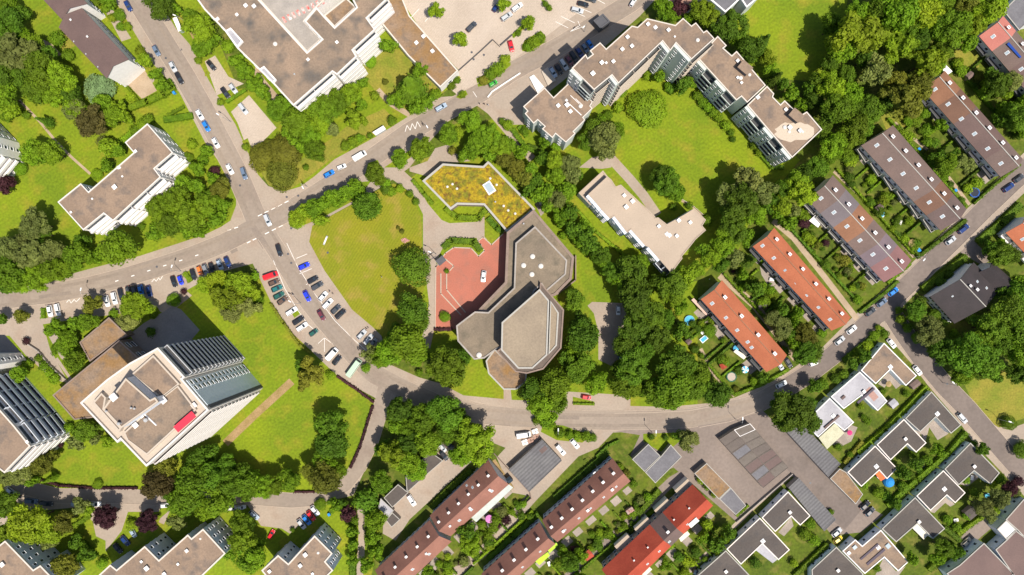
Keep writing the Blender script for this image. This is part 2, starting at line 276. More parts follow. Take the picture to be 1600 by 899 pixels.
layer('garden_bed', GRASS, [[(747,136),(744,123),(760,115),(783,97),(797,85),(798,102),(780,118),(760,133)],[(815,72),(820,63),(845,48),(853,57),(850,67),(828,82),(816,80)],[(800,58),(817,40),(820,44),(803,60)],[(845,0),(850,0),(864,14),(859,18)],[(700,130),(716,117),(720,122),(695,143),(690,140)],[(712,152),(727,140),(731,148),(720,155)],[(339,149),(383,137),(389,149),(361,175),(352,165)],[(320,103),(329,115),(320,120)],
  [(378,221),(387,216),(395,237),(388,240)],[(455,488),(465,483),(470,490),(460,497)],[(65,482),(73,480),(75,497),(66,498)],[(288,426),(298,422),(303,438),(293,443)],[(233,486),(240,482),(248,493),(238,500)],[(262,170),(290,164),(291,169),(268,185),(262,184)],[(697,373),(745,372),(748,392),(730,386),(709,386),(695,396),(688,398)],[(692,320),(715,318),(756,320),(762,332),(745,346),(702,348)],[(757,335),(770,330),(787,360),(768,382),(757,370)],[(895,620),(929,628),(929,634),(895,633)],
  [(470,330),(560,285),(580,283),(560,310),(500,342),(475,352)],[(600,262),(640,235),(650,240),(620,262)],[(575,255),(590,250),(600,270),(580,285),(570,275)],[(735,195),(765,195),(790,225),(780,248),(735,240),(720,225)],[(690,205),(720,190),(735,200),(720,225),(700,228)],[(848,663),(880,665),(900,672),(925,680),(910,692),(870,688),(845,675)],[(1005,678),(1058,676),(1062,690),(1040,708),(1030,705),(1005,690)],[(150,838),(165,845),(165,880),(100,880),(100,835),(140,810),(145,815)],[(250,795),(265,790),(262,800),(245,815)],[(490,785),(540,782),(545,800),(530,835),(492,830),(500,812)]])
# garden terraces behind the row houses (patio slabs), filled in by the rows below
ROWS = {  # key: (garden start, garden end along the house, outward vector to the garden's far end, units, phrase)
 'r2': ((1440,141),(1560,277),(-52,44),6,'behind the brown and mauve roofed row'),
 'r3': ((1348,230),(1466,361),(-40,34),6,'behind the grey-brown roofed row'),
 'r4': ((1262,315),(1378,441),(-36,32),6,'behind the patchwork-roofed row'),
 'r5': ((1176,389),(1296,517),(-44,38),6,'behind the long orange-roofed row'),
 'r6': ((1092,470),(1194,582),(-46,38),4,'behind the short orange-roofed row'),
 'r1': ((1529,60),(1620,163),(-42,38),5,'behind the red-ended roof at upper right'),
 'r9': ((796,760),(705,842),(34,36),5,'below the brown row with glass lean-to'),
 'r9b': ((703,848),(650,900),(34,36),3,'at the bottom end of the brown row'),
 'r10': ((986,756),(872,850),(34,38),6,'below the long brown row'),
 'r10b': ((868,853),(815,900),(34,38),3,'below the row with lime awnings'),
 'r11': ((1115,794),(1000,905),(38,40),6,'below the red-roofed row')}
patios = []
for k, (a, b, o, n, ph) in ROWS.items():
    a, b, o = Vector(a), Vector(b), Vector(o)
    for i in range(n):
        u0, u1 = (i+rnd.uniform(.12, .3))/n, (i+rnd.uniform(.7, .92))/n; d = rnd.uniform(.18, .34)
        patios.append([tuple(a.lerp(b, u0)), tuple(a.lerp(b, u1)), tuple(a.lerp(b, u1)+o*d), tuple(a.lerp(b, u0)+o*d)])
patios += [[(1386,675),(1414,653),(1440,676),(1436,681),(1418,662),(1394,690)],[(1437,676),(1460,655),(1482,678),(1465,688),(1452,668),(1446,690)],[(1453,800),(1479,776),(1492,788),(1485,792),(1477,786),(1466,796),(1460,802)],[(1381,871),(1365,905),(1400,905),(1415,885),(1400,893)],[(1236,808),(1216,832),(1225,838),(1240,822)],[(1280,680),(1292,688),(1310,700),(1330,690),(1340,668),(1318,660)],[(1500,757),(1521,738),(1530,746),(1512,760)],[(1372,600),(1391,578),(1410,600),(1400,608),(1390,595),(1382,606)],
  [(836,318),(850,312),(858,325),(845,338)],[(1187,415),(1200,425),(1213,445),(1203,450),(1190,430)]]
layer('patio', PATIO, patios)

def build_ground():
    V, F, own = [], [], []
    for li, (nm, m, polys) in enumerate(LAYERS):
        for p in polys:
            p = [q for i, q in enumerate(p) if (Vector(q)-Vector(p[i-1])).length > .3]
            if len(p) < 3: continue
            if area(p) < 0: p = p[::-1]
            k = len(V); V += [Vector((x, y)) for x, y in p]; F.append(list(range(k, k+len(p)))); own.append(li)
    vs, es, fs, ov, oe, of = delaunay_2d_cdt(V, [], F, 0, 1e-4)
    by = {}
    for t, src in zip(fs, of):
        if not src: continue
        li = max(own[s] for s in src); by.setdefault(LAYERS[li][0], (LAYERS[li][1], []))[1].append(t)
    for nm, (m, ts) in by.items():
        use = {}; fl = []
        for t in ts:
            q = [use.setdefault(i, len(use)) for i in t]; a, b, c = [vs[i] for i in t]
            ar = (b.x-a.x)*(c.y-a.y)-(c.x-a.x)*(b.y-a.y)
            fl.append(q[::-1] if ar > 0 else q)
        me = bpy.data.meshes.new(nm); me.from_pydata([tuple(W(vs[i].x, vs[i].y)) for i in use], [], fl); me.materials.append(m)
        o = bpy.data.objects.new(nm, me); COL.objects.link(o); tag(o, kind='structure')
build_ground()

# kerbs, road paint
def resample(c, step):
    out = []
    for a, b in zip(c, c[1:]):
        a, b = Vector(a), Vector(b); n = max(1, int((b-a).length/step))
        out += [a.lerp(b, i/n) for i in range(n)]
    return out+[Vector(c[-1])]
LINES = {'A': (A_, 29), 'B': (B_, 33), 'C': (C_, 29), 'D': (D_, 30), 'I': (I_, 22)}
def dist(p, c): 
    m = 1e9
    for a, b in zip(c, c[1:]):
        a, b = Vector(a), Vector(b); t = max(0, min(1, (p-a).dot(b-a)/(b-a).length_squared)); m = min(m, (p-a.lerp(b, t)).length)
    return m
ker = MB()
for k, (c, wd) in LINES.items():
    pts = resample(c, 7)
    for sd in (-1, 1):
        prev = None
        for i, p in enumerate(pts):
            d = (pts[min(i+1, len(pts)-1)]-pts[max(0, i-1)]).normalized(); q = p+Vector((-d.y, d.x))*sd*(wd/2+.4)
            bad = any(dist(q, c2) < w2/2+2 for k2, (c2, w2) in LINES.items() if k2 != k) or inpoly(q.x, q.y, LAYERS[5][2][0]) or inpoly(q.x, q.y, [(880,700),(905,640),(600,640),(560,580),(620,570),(640,600)]) or (k == 'C' and sd > 0 and 400 < q.x < 600 and q.y < 600 and False)
            if prev is not None and not bad:
                a, b = W(prev.x, prev.y), W(q.x, q.y); e = b-a
                if e.length < 5: ker.box((a.x+b.x)/2, (a.y+b.y)/2, -.02, .11, e.length+.02, .16, math.atan2(e.y, e.x))
            prev = None if bad else q
tag(ker.build('kerb', KERB), kind='structure')
def paint(name, segs, wd=.14, m_=None, z=.006):
    mb = MB()
    for a, b in segs:
        a, b = W(*a), W(*b); e = b-a; n = Vector((-e.y, e.x, 0)).normalized()*wd/2
        mb.face([(p.x, p.y, z) for p in (a-n, b-n, b+n, a+n)])
    return tag(mb.build(name, m_ or PAINT), kind='structure')
def dash(a, b, n, fill=.55): 
    a, b = Vector(a), Vector(b); return [(tuple(a.lerp(b, i/n)), tuple(a.lerp(b, (i+fill)/n))) for i in range(n)]
paint('road_dashes', dash((403,338),(455,312),5,.6)+dash((372,355),(350,362),2)+dash((386,380),(404,371),2,.6)+dash((414,366),(446,350),3,.6)+dash((180,440),(330,392),6,.2), .34)
zz = lambda pts: list(zip(pts, pts[1:]))
paint('zigzag_marking', zz([(633,206),(636,196),(641,204),(644,193),(649,202),(652,190),(657,199)])+zz([(104,473),(108,468),(111,474),(116,468),(119,472),(125,466)])+zz([(237,441),(241,436),(244,440),(248,434),(250,438),(254,432)]), .2)
paint('parking_lines', zz([(890,50),(906,40),(903,33)])+[((890,50),(910,42)),((868,34),(888,44)),((877,26),(898,36)),((895,18),(914,26)),((905,12),(924,20)),((930,-2),(945,6)), ((507,528),(507,550)),((497,537),(507,528)),((507,528),(520,538)),((448,380),(465,417)),((465,417),(493,461)),((493,461),(523,501)),((523,501),(550,528)),((550,528),(571,547)),((463,404),(480,397)),((468,428),(487,420)),((478,445),(497,436)),((427,407),(445,451)),((445,451),(464,483)),((464,483),(481,507)),((481,507),(496,520)),((739,143),(745,152)),((1108,436),(1109,437))]+[((620+i*22,22+i*6),(633+i*22,8+i*6)) for i in range(3)], .16)
paint('lane_edge_line', zz([(736,626),(760,632),(796,636)])+zz([(960,646),(1020,645),(1077,642),(1109,636)])+zz([(1093,668),(1141,659),(1190,640)])+zz([(269,419),(271,424)])+zz([(126,456),(128,462)]), .14, KERB)
mb = MB(); 
for a, b in zz([(762,153),(769,144),(790,130),(813,115)]):
    a, b = W(*a), W(*b); e = b-a; mb.box((a.x+b.x)/2, (a.y+b.y)/2, 0, .7, e.length, .45, math.atan2(e.y, e.x))
tag(mb.build('low_wall', WHITE), 'low white retaining wall along the street below the stepped apartment block', 'wall')
mb = MB()
for seg in ([(680,512),(681,417),(696,396),(709,387),(736,388),(748,401),(757,392),(747,377),(755,371),(768,383),(786,366)], [(689,428),(689,459),(720,492)], [(698,428),(698,453),(727,488)], [(696,405),(709,416),(703,423)], [(681,417),(689,410)]):
    for a, b in zz(seg):
        a, b = W(*a), W(*b); e = b-a; mb.box((a.x+b.x)/2, (a.y+b.y)/2, 0, .25, e.length+.3, .38, math.atan2(e.y, e.x))
tag(mb.build('plaza_edging', KERB), 'white stone edging and steps round the red plaza', 'edging')

# ------------------------------------------------------------------ buildings
_mesh = {}
def cached(key, fn):
    if key not in _mesh: _mesh[key] = fn()
    return _mesh[key]
def win_mesh(w_, h_):
    def f():
        m = MB(); m.box(0, .02, -h_/2, h_/2, w_, .1, 0, 0); m.box(0, .06, -h_/2+.12, h_/2-.12, w_-.24, .1, 0, 1); m.box(0, .09, -h_/2-.08, -h_/2, w_+.2, .3, 0, 0); return m.mesh('window', [FRAME, GLASS])
    return cached(('w', w_, h_), f)
def bal_mesh(L, dep, m1, ph, dv):
    def f():
        m = MB(); q_ = 0 if m1.name == 'white_plaster' else 1; m.box(0, dep/2, 0, .16, L, dep, 0, q_); m.box(0, dep-.1, .0, ph, L+.02, .24)
        for s in (-1, 1): m.box(s*(L/2-.06), dep/2-.06, .16, ph, .12, dep-.14)
        k = int(L/dv) if dv else 0
        for i in range(1, k): m.box(-L/2+i*L/k, dep/2-.1, .16, 2.5, .12, dep-.25)
        return m.mesh('balcony', [m1, FLOORD])
    return cached(('b', round(L, 2), dep, m1.name, ph, dv), f)
def band_mesh(L, h_):
    return cached(('d', round(L, 2), h_), lambda: (lambda m: (m.box(0, .03, -h_/2, h_/2, L, .06), m.mesh('window_band', [GLASS]))[1])(MB()))
def roof_bits(t, items, h):
    """items: (kind, px, py[, size]) standing on a flat roof at height h"""
    for it in items:
        k, px, py = it[:3]; s = it[3] if len(it) > 3 else 1.0; p = W(px, py, h)-parent_origin(t)
        if k == 'v': me = cached('vent', lambda: (lambda m: (m.box(0, 0, 0, .7, 1.0, 1.0, .7, 0), m.box(0, 0, .7, .8, 1.25, 1.25, .7, 1), m.mesh('roof_vent', [CONC, WHITE]))[2])(MB())); nm = 'roof_vent'
        elif k == 's': me = cached('sky', lambda: (lambda m: (m.box(0, 0, 0, .25, 1.6, 1.6, .7, 0), m.cyl(0, 0, .25, .6, .72, .3, 10, 1), m.mesh('skylight', [FRAME, WHITE]))[2])(MB())); nm = 'skylight'
        elif k == 'd': me = cached('dome', lambda: (lambda m: (m.lathe([(1, 0), (1, .2), (.85, .45), (.5, .62), (0, .7)], n=14), m.mesh('roof_dome', [COPW]))[1])(MB())); nm = 'roof_dome'; s *= .85
        elif k == 'b': me = cached('stairhead', lambda: (lambda m: (m.box(0, 0, 0, 2.2, 4, 3, -.7, 0), m.box(0, 0, 2.2, 2.35, 4.3, 3.3, -.7, 1), m.mesh('stair_head', [DKGREY, GRAVEL]))[2])(MB())); nm = 'stair_head'
        elif k == 'p': me = cached('pipe', lambda: (lambda m: (m.cyl(0, 0, 0, .9, .22, .22, 8), m.cyl(0, 0, .9, 1.05, .34, .2, 8), m.mesh('vent_pipe', [METAL]))[2])(MB())); nm = 'vent_pipe'
        elif k == 'r': me = cached('rail', lambda: (lambda m: (m.box(0, 0, 0, .5, 7, .35, -.75), m.mesh('roof_duct', [WHITE]))[1])(MB())); nm = 'roof_duct'
        link(nm, me, t, p, 0, (s, s, s))
def flat(name, label, cat, poly, h, wall, roof, cop=COPING, pw=.45, ph=.35, fac=(), z0=0, parent=None, bits=(), storey=2.9, partn=None, group=None):
    P = [W(x, y, h) for x, y in poly]; P = ccw([(p.x, p.y) for p in P])
    cx, cy = sum(p[0] for p in P)/len(P), sum(p[1] for p in P)/len(P)
    t = parent or thing(name, label, cat, (cx, cy, 0), group)
    org = parent_origin(t); n = len(P)
    m = MB()
    for i in range(n):
        a, b = P[i], P[(i+1) % n]; m.face([(*a, z0-.01), (*b, z0-.01), (*b, h-.02), (*a, h-.02)])
    wo = m.build(partn or 'wall', wall, t)
    I = inset(P, pw); m = MB(); m.face([(*p, h) for p in inset(P, pw*.5)]); ro = m.build('roof' if not partn else partn+'_roof', roof, t)
    O = inset(P, -.04); m = MB(); top = h+ph
    for i in range(n):
        j = (i+1) % n
        m.face([(*O[i], top), (*O[j], top), (*I[j], top), (*I[i], top)]); m.face([(*I[i], top), (*I[j], top), (*I[j], h-.03), (*I[i], h-.03)])
        m.face([(*O[i], h-.3), (*O[j], h-.3), (*O[j], top), (*O[i], top)]); m.face([(*P[i], h-.3), (*P[j], h-.3), (*O[j], h-.3), (*O[i], h-.3)][::-1])
    m.build('parapet', cop, t)
    cnt = 0
    for i in range(n):
        a, b = Vector(P[i]), Vector(P[(i+1) % n]); e = b-a; L = e.length
        if L < 3.2: continue
        e.normalize(); nm = Vector((e.y, -e.x)); mid = (a+b)/2
        for f in fac:
            if nm.dot(Vector((f[0], -f[1])).normalized()) < .8: continue
            if len(f) > 6 and not (f[6] < L < f[7]): continue
            rz = math.atan2(-nm.x, nm.y); ns = max(1, int((h-z0)/storey)); st = (h-z0-.3)/ns; kind = f[2]
            if kind == 'win':
                k = max(1, int((L-1)/f[3]))
                for s_ in range(ns):
                    for q in range(k):
                        if cnt > 92: break
                        cnt += 1; p = a+e*(L*(q+.5)/k)
                        link('window', win_mesh(f[4], 1.35), t, (p.x-org.x, p.y-org.y, z0+st*(s_+.55)), rz)
            elif kind == 'mix':
                k = max(1, round(L/f[3])); bw = L/k
                for q in range(k):
                    p = a+e*(bw*(q+.5))
                    if q % 2 == 0:
                        link('wall_bay', cached(('bay', round(bw, 1), round(h, 1), f[4].name), lambda: (lambda m_: (m_.box(0, .55, 0, h-.05, bw-.1, 1.1), m_.mesh('wall_bay', [f[4]]))[1])(MB())), t, (p.x-org.x, p.y-org.y, z0), rz)
                        for s_ in range(ns):
                            for w2 in (-.27, .27):
                                c_ = p+e*bw*w2+nm*1.1; link('window', win_mesh(1.2, 1.2), t, (c_.x-org.x, c_.y-org.y, z0+st*(s_+.6)), rz)
                    else:
                        for s_ in range(ns):
                            link('window_band', band_mesh(bw-.6, 2.2), t, (p.x-org.x, p.y-org.y, z0+st*(s_+.5)), rz)
                            if s_: link('balcony', bal_mesh(round(bw-.1, 1), 1.5, SLAT if s_ % 2 == 9 else f[4], .75, 3.0), t, (p.x-org.x, p.y-org.y, z0+st*s_-.1), rz)
            elif kind == 'bal':
                LL = L-.6 
                for s_ in range(1 if f[5] else 0, ns):
                    link('balcony', bal_mesh(LL, f[4], f[3], f[8] if len(f) > 8 else 1.05, 6.5 if L > 14 else 0), t, (mid.x-org.x, mid.y-org.y, z0+st*s_-.05), rz)
                for s_ in range(ns):
                    link('window_band', band_mesh(LL-.8, 1.5), t, (mid.x-org.x, mid.y-org.y, z0+st*(s_+.62)), rz)
            break
    roof_bits(t, bits, h)
    return t
def gable(name, label, cat, quad, he, hr, segs, wall, side=0, chim=(), sky=(), units=0, cap=True, overhang=.45, tails=None, group=None):
    """quad: eave corners (px) P0,P1 = first gable end, P2,P3 = second; side 0 = the P0-P3 slope"""
    Q = [W(x, y, he) for x, y in quad]; cx = sum(q.x for q in Q)/4; cy = sum(q.y for q in Q)/4
    t = thing(name, label, cat, (cx, cy, 0), group)
    R0 = (Q[0]+Q[1])/2; R1 = (Q[2]+Q[3])/2; R0.z = R1.z = hr
    ax = (Q[3]-Q[0]).normalized(); cr = (Q[1]-Q[0]).normalized(); o = overhang
    B = [Q[0]+ax*o+cr*o, Q[1]+ax*o-cr*o, Q[2]-ax*o-cr*o, Q[3]-ax*o+cr*o]
    m = MB(); r0, r1 = R0+ax*o, R1-ax*o; r0.z = r1.z = hr-.3
    g = [Vector((b.x, b.y, -.01)) for b in B]; u = [Vector((b.x, b.y, he+.02)) for b in B]
    m.face([g[1], g[0], u[0], r0, u[1]]); m.face([g[3], g[2], u[2], r1, u[3]]); m.face([g[0], g[3], u[3], u[0]]); m.face([g[2], g[1], u[1], u[2]])
    m.build('wall', wall, t)
    acc = 0; roofs = []
    for fr, rm, lab in segs:
        a0, a1 = acc, acc+fr; acc += fr; m = MB(); dz = Vector((0, 0, .22)); off = Vector((0, 0, 0.0))
        for A, Bq in ((Q[0], Q[3]), (Q[1], Q[2])):
            e0, e1, s0, s1 = A.lerp(Bq, a0), A.lerp(Bq, a1), R0.lerp(R1, a0), R0.lerp(R1, a1)
            lo = [e0-dz*.5, e1-dz*.5, s1-dz*.5, s0-dz*.5]; hi = [p+dz for p in lo]
            if (e1-e0).cross(s0-e0).z < 0: lo.reverse(); hi.reverse()
            m.hexa(lo, hi)
        r = m.build('roof', rm, t); roofs.append((a0, a1, r))
        if lab: r['label'] = lab
    if cap:
        m = MB(); d = R1-R0; m.box((R0.x+R1.x)/2, (R0.y+R1.y)/2, hr+.06, hr+.22, d.length, .3, math.atan2(d.y, d.x)); m.build('ridge', COPG if cap is True else cap, t)
    def on(u_, v_, sd):
        A, Bq = ((Q[0], Q[3]), (Q[1], Q[2]))[sd]; return A.lerp(Bq, u_).lerp(R0.lerp(R1, u_), v_)
    def roof_at(u_): return next((r for a, b, r in roofs if a <= u_ <= b), roofs[-1][2])
    ang = math.atan2(ax.y, ax.x); org = parent_origin(t); run = (Q[1]-Q[0]).length/2; sl_ = math.atan2(hr-he, run)
    for c in chim:
        u_, v_, sd = c[:3]; p = on(u_, v_, sd)-org
        me = cached('chimney', lambda: (lambda m: (m.box(0, 0, -.6, 1.1, .95, .75, 0, 0), m.box(0, 0, 1.1, 1.25, 1.2, 1.0, 0, 1), m.cyl(-.2, 0, 1.25, 1.5, .14, .12, 8, 0), m.cyl(.22, 0, 1.25, 1.5, .14, .12, 8, 0), m.mesh('chimney', [BRICK, FRAME]))[4])(MB()))
        link('chimney', me, roof_at(u_), p, ang, (c[3] if len(c) > 3 else 1,)*3)
    for c in sky:
        u_, v_, sd = c[:3]; p = on(u_, v_, sd)-org; p.z += .12; s_ = c[3] if len(c) > 3 else 1
        me = cached('roofwin', lambda: (lambda m: (m.box(0, 0, -.05, .12, 1.5, 1.9, 0, 0), m.box(0, 0, .12, .15, 1.1, 1.5, 0, 1), m.mesh('roof_window', [FRAME, LGLASS]))[2])(MB()))
        k = link('roof_window', me, roof_at(u_), p); s_ *= .68; inward = cr if sd == 0 else -cr
        X = ax; Yv = (inward*math.cos(sl_)+Vector((0, 0, 1))*math.sin(sl_)); Z = X.cross(Yv)
        if Z.z < 0: X = -X; Z = X.cross(Yv)
        M = Matrix((X, Yv, Z)).transposed().to_4x4(); k.matrix_local = Matrix.Translation(p) @ M @ Matrix.Scale(s_, 4)
    if units:
        for sd in (0, 1):
            A, Bq = ((Q[0], Q[3]), (Q[1], Q[2]))[sd]; out = -cr if sd == 0 else cr
            for i in range(units):
                for s_ in range(2):
                    for q in (-.22, .22):
                        p = A.lerp(Bq, (i+.5+q)/units)-out*(o+0.0); p.z = 1.5+s_*2.7
                        if p.z+.9 > he: continue
                        link('window', win_mesh(1.2, 1.35), t, p-org, math.atan2(-out.x, out.y))
        if tails:
            A, Bq = ((Q[0], Q[3]), (Q[1], Q[2]))[tails[0]]; out = -cr if tails[0] == 0 else cr; L = (Bq-A).length/units
            for i in range(units):
                p = A.lerp(Bq, (i+.5)/units)-out*o; p.z = tails[3]
                link('balcony', bal_mesh(round(L*.8, 1), tails[1], tails[2], 1.0, 0), t, p-org, math.atan2(-out.x, out.y))
    return t
SLAT = mat('dark_balcony', (.10,.10,.095), amt=.1)
# gabled pair at the top left
gable('apartment_house', 'long mauve-roofed house whose white gable wall faces the paved terrace', 'house', [(92,43),(128,13),(201.5,93),(167,123)], 12, 14.8, [(1, MAUVE, None)], WHITE, chim=[(.12,.95,1,.6),(.45,.9,1,.6)], sky=[(.3,.1,0,.35),(.55,.12,0,.35),(.8,.12,0,.35)], units=7, cap=False)
gable('apartment_house', 'mauve-roofed house at the top edge, stepped behind the one with the white gable', 'house', [(10,-62),(48,-92),(137,6),(97,31)], 12, 14.8, [(1, MAUVE, None)], WHITE, chim=[(.8,.9,1,.6)], units=7, cap=False)
# large flat roofed complex, top centre
t = flat('school_building', 'large flat-roofed building with stained dark roof, sunken roof terraces and white louvred front', 'building',
  [(290,-45),(305,-5),(320,16),(352,49),(371,76),(405,109),(427,131),(459,166),(520,113),(527,118),(558,89),(552,79),(587,47),(574,29),(607,-2),(575,-45),(545,-12),(557,12),(523,43),(506,25),(495,12),(476,34),(503,62),(480,82),(405,0),(375,-45)], 15, WHITE, GRAVELD,
  fac=[(1,1,'bal',WHITE,1.3,0,3,99,1.6),(-1,.9,'win',3.5,1.6,1.3)], cop=COPW, pw=.5, storey=2.9, bits=[('v',385,10),('v',398,11),('d',430,69,.9),('v',482,94,.8),('p',461,117),('v',527,67,.8),('v',371,24,.8),('s',340,30,.7)])
flat('', '', '', [(405,0),(480,82),(503,62),(476,34),(495,12),(541,-30),(375,-45)], 11.5, WHITE, CONC, parent=t, partn='roof_terrace', bits=[('v',455,30,.6)])
flat('', '', '', [(506,25),(523,43),(557,12),(541,-3)], 11.5, WHITE, RUST, parent=t, partn='roof_court')
mb = MB()
for i, c in enumerate(range(9)):
    p = W(444+i*7.5, 31-i*3.6, 11.5); mb.box(p.x, p.y, 11.5, 11.56, .9, 2.2, .5)
o = mb.build('flag_bunting', mat('bunting_cloth', (.65,.55,.5), (.55,.1,.08), 1.2, amt=0), None); tag(o, 'row of small pale and red mats laid across the terrace of the large building', 'mats')
for i, q in enumerate(([(352,49),(361,44),(380,65),(371,75)],[(405,109),(413,104),(432,125),(427,131)])):
    flat('', '', '', q, 15.6, WHITE, WHITEROOF, parent=t, partn='roof_bay', cop=WHITE)
flat('low_hall', 'low brown flat-roofed wing with rusty roof beside the paved car park', 'building', [(625,-12),(640,25),(716,111),(688,137.5),(638,88),(597,38),(607,12),(600,-20)], 5, WHITE, RUST, cop=COPING, bits=[('v',651,68),('v',662,58),('v',676,81)], fac=[(1,1,'win',4,2,1)])
flat('apartment_block', 'stepped three-storey apartment block with brown flat roof beside the street bend', 'apartment block', [(196,223),(231,193.5),(271,239),(242,264),(252,277),(177.5,345.5),(163,334),(131,360),(91,316),(127,287),(139,300),(209.5,239)], 12, WHITE, GRAVEL, cop=COPW, pw=.35,
  fac=[(1,1,'bal',WHITE,1.5,0),(1,-.9,'win',3.2,1.2,1),(-1,-1,'win',4,1.2,1)], bits=[('v',181,293,1.2),('v',213,237,.8),('d',185,262,.8),('v',145,311,.5),('v',112,332,.6),('v',192,276,.5),('s',187,262,.5)])
flat('apartment_block', 'apartment block cut off by the left edge, above the purple shrub', 'apartment block', [(-9,212),(-4,240),(-30,272),(-90,220),(-50,170)], 12, WHITE, GRAVEL, fac=[(1,1,'bal',WHITE,1.5,0),(1,-.4,'win',3,1.2,1)], cop=GREYW)
# tower with podium
TWW = mat('tower_plaster', (.64,.60,.56), amt=.1, sc2=.8)
t = flat('apartment_tower', 'tall fifteen-storey apartment tower with a striped balcony front and blue-grey window front', 'apartment tower',
  [(249,543),(291,589),(287,592),(328,640),(231,728),(191,686),(186,691),(128,629),(169,593),(205,567)], 44, TWW, CREAM, cop=COPW, pw=.5, ph=.9,
  fac=[(1,-.85,'bal',mat('balcony_grey',(.50,.50,.51),amt=.05),1.3,0,9,12.14,1.0)], storey=2.93, bits=[('v',305,633,1.2),('v',187,632,.8)])
Z1 = [W(287,592,44), W(328,640,44)]; a, b = Vector(Z1[0][:2]), Vector(Z1[1][:2]); e = (b-a).normalized(); nn = Vector((-e.y, e.x)); nn = nn if nn.dot(Vector((1, .8))) > 0 else -nn; og = parent_origin(t)
rz = math.atan2(-nn.x, nn.y); L = (b-a).length; rr = a if True else b
m = MB(); m.box(0, .05, 0, 43.6, L-1.6, .3); link('grey_panel', m.mesh('grey_panel', [GREYW]), t, ((a+b)[0]/2-og.x, (a+b)[1]/2-og.y, 0), rz)
m = MB(); m.box(0, .04, 0, 43.6, 1.2, .5); link('dark_panel', m.mesh('dark_panel', [DKGREY]), t, (b.x-e.x*.9-og.x, b.y-e.y*.9-og.y, 0), rz)
for s_ in range(15):
    for q in (.16, .33):
        p = a+e*(L*q)+nn*.2; link('window', win_mesh(1.5, 1.3), t, (p.x-og.x, p.y-og.y, 1.6+s_*2.9), rz)
Z2 = [W(231,728,44), W(328,640,44)]; a, b = Vector(Z2[0][:2]), Vector(Z2[1][:2]); e = (b-a).normalized(); nn = Vector((e.y, -e.x)); rz = math.atan2(-nn.x, nn.y); L = (b-a).length
for s_ in range(1, 15):
    p = (a+b)/2; link('balcony', bal_mesh(round(L-1.5, 1), .9, TWW, 1.5, 0), t, (p.x-og.x, p.y-og.y, s_*2.9), rz)
for q, hh, nmx, rf in (([(240,555),(281,600),(252,623),(206,585)],44.9,'upper_deck',GRAVEL), ([(278,602),(307,640),(230,711),(199,688),(194,676),(250,624)],44.9,'main_deck',GRAVELD), ([(162,639),(197,591),(235,625),(243,621),(248,628),(190,669)],49.5,'penthouse',GRAVEL), ([(146,629),(159,614),(166,621),(163,639),(190,669),(187,675)],45.6,'lower_deck',GRAVEL)):
    flat('', '', '', q, hh, BLUEG if 'pent' in nmx else CREAM, rf, parent=t, partn=nmx, z0=43.9, ph=.25, cop=CREAM, bits={'penthouse': [('v',181,620,1.6),('p',207,637),('p',212,638),('p',168,642),('p',189,661,1.5)], 'main_deck': [('v',258,625,1.4),('v',223,650,.8),('v',214,664,1.2),('r',232,652,1),('p',232,655,2)]}.get(nmx, ()) )
o = MB(); p0 = W(292,658,45); o.box(p0.x, p0.y, 46.2, 46.3, 7.2, 2.2, math.radians(41)); o.box(p0.x, p0.y, 43.9, 46.2, .15, .15); 
tag(o.build('awning', mat('red_canvas', (.75,.04,.07), amt=.05)), 'bright red awning on the roof terrace of the tall tower', 'awning')
flat('podium_hall', 'low brown-roofed hall attached below the tall tower', 'building', [(83,617.5),(187,532),(222,563),(232,575),(180,660),(150,652),(117,656)], 7, BRICK, RUST, cop=BRICK, fac=[(1,-.85,'win',4,2.4,1)])
flat('entrance_pavilion', 'small rust-roofed entrance pavilion between the leafy drive and the slab terrace', 'building', [(125,535),(171,496),(200,524),(187,531),(141,565)], 4.5, BRICK, RUST, cop=BRICK)
flat('apartment_block', 'apartment block at the left edge with dark and grey balcony stripes', 'apartment block', [(48.6,697),(23,665),(-40,594),(-110,650),(8,739)], 20, WHITE, GRAVEL, cop=COPING, fac=[(1,-.85,'bal',BLUEG,1.4,0),(.9,1,'bal',WHITE,.8,0,3,99,1.6)], bits=[('v',44,690,.8)])
flat('apartment_block', 'white apartment block cut off by the left edge beside the dark slab yard', 'apartment block', [(-26,559),(-17,572),(-94,622),(-130,560)], 18, WHITE, GRAVEL, cop=GREYW, fac=[(1,-.4,'win',3,1.2,1)])
# bottom left blocks
WSM = (1,-.9,'win',2.6,1.0,1)
flat('apartment_block', 'grey apartment block at the bottom left corner behind the bright yellow-green tree', 'apartment block', [(-25,872),(9,844.5),(53,890),(64,883),(95,915),(30,965),(-50,900)], 14, BLUEG, GRAVEL, fac=[WSM], bits=[('v',6,881,1.2)])
flat('apartment_block', 'long grey apartment block with stepped brown roof at the bottom edge', 'apartment block', [(150,903),(173,882),(183,890),(227,853),(249,875),(294,835),(300,841),(318,826),(353,864.5),(290,925),(180,965)], 13, BLUEG, GRAVEL, fac=[WSM,(-1,-1,'win',2.8,1.0,1)], bits=[('v',231,887,1.2),('v',222,877,.7),('v',293,860,.9),('v',279,881,.7),('d',313,842,.5),('v',258,896,1)])
flat('apartment_block', 'stepped grey apartment block beside the red and blue parked cars at the bottom', 'apartment block', [(409,891),(435,867),(451,880.5),(467,863),(492,836.5),(520,864.5),(509,877.5),(521,891),(480,930),(440,930)], 13, BLUEG, GRAVEL, fac=[WSM,(-1,-1,'win',2.6,1.0,1)], bits=[('v',422,892,.9),('v',478,866,1.1),('v',470,883,1),('d',497,864,.6),('v',489,896,.7)])
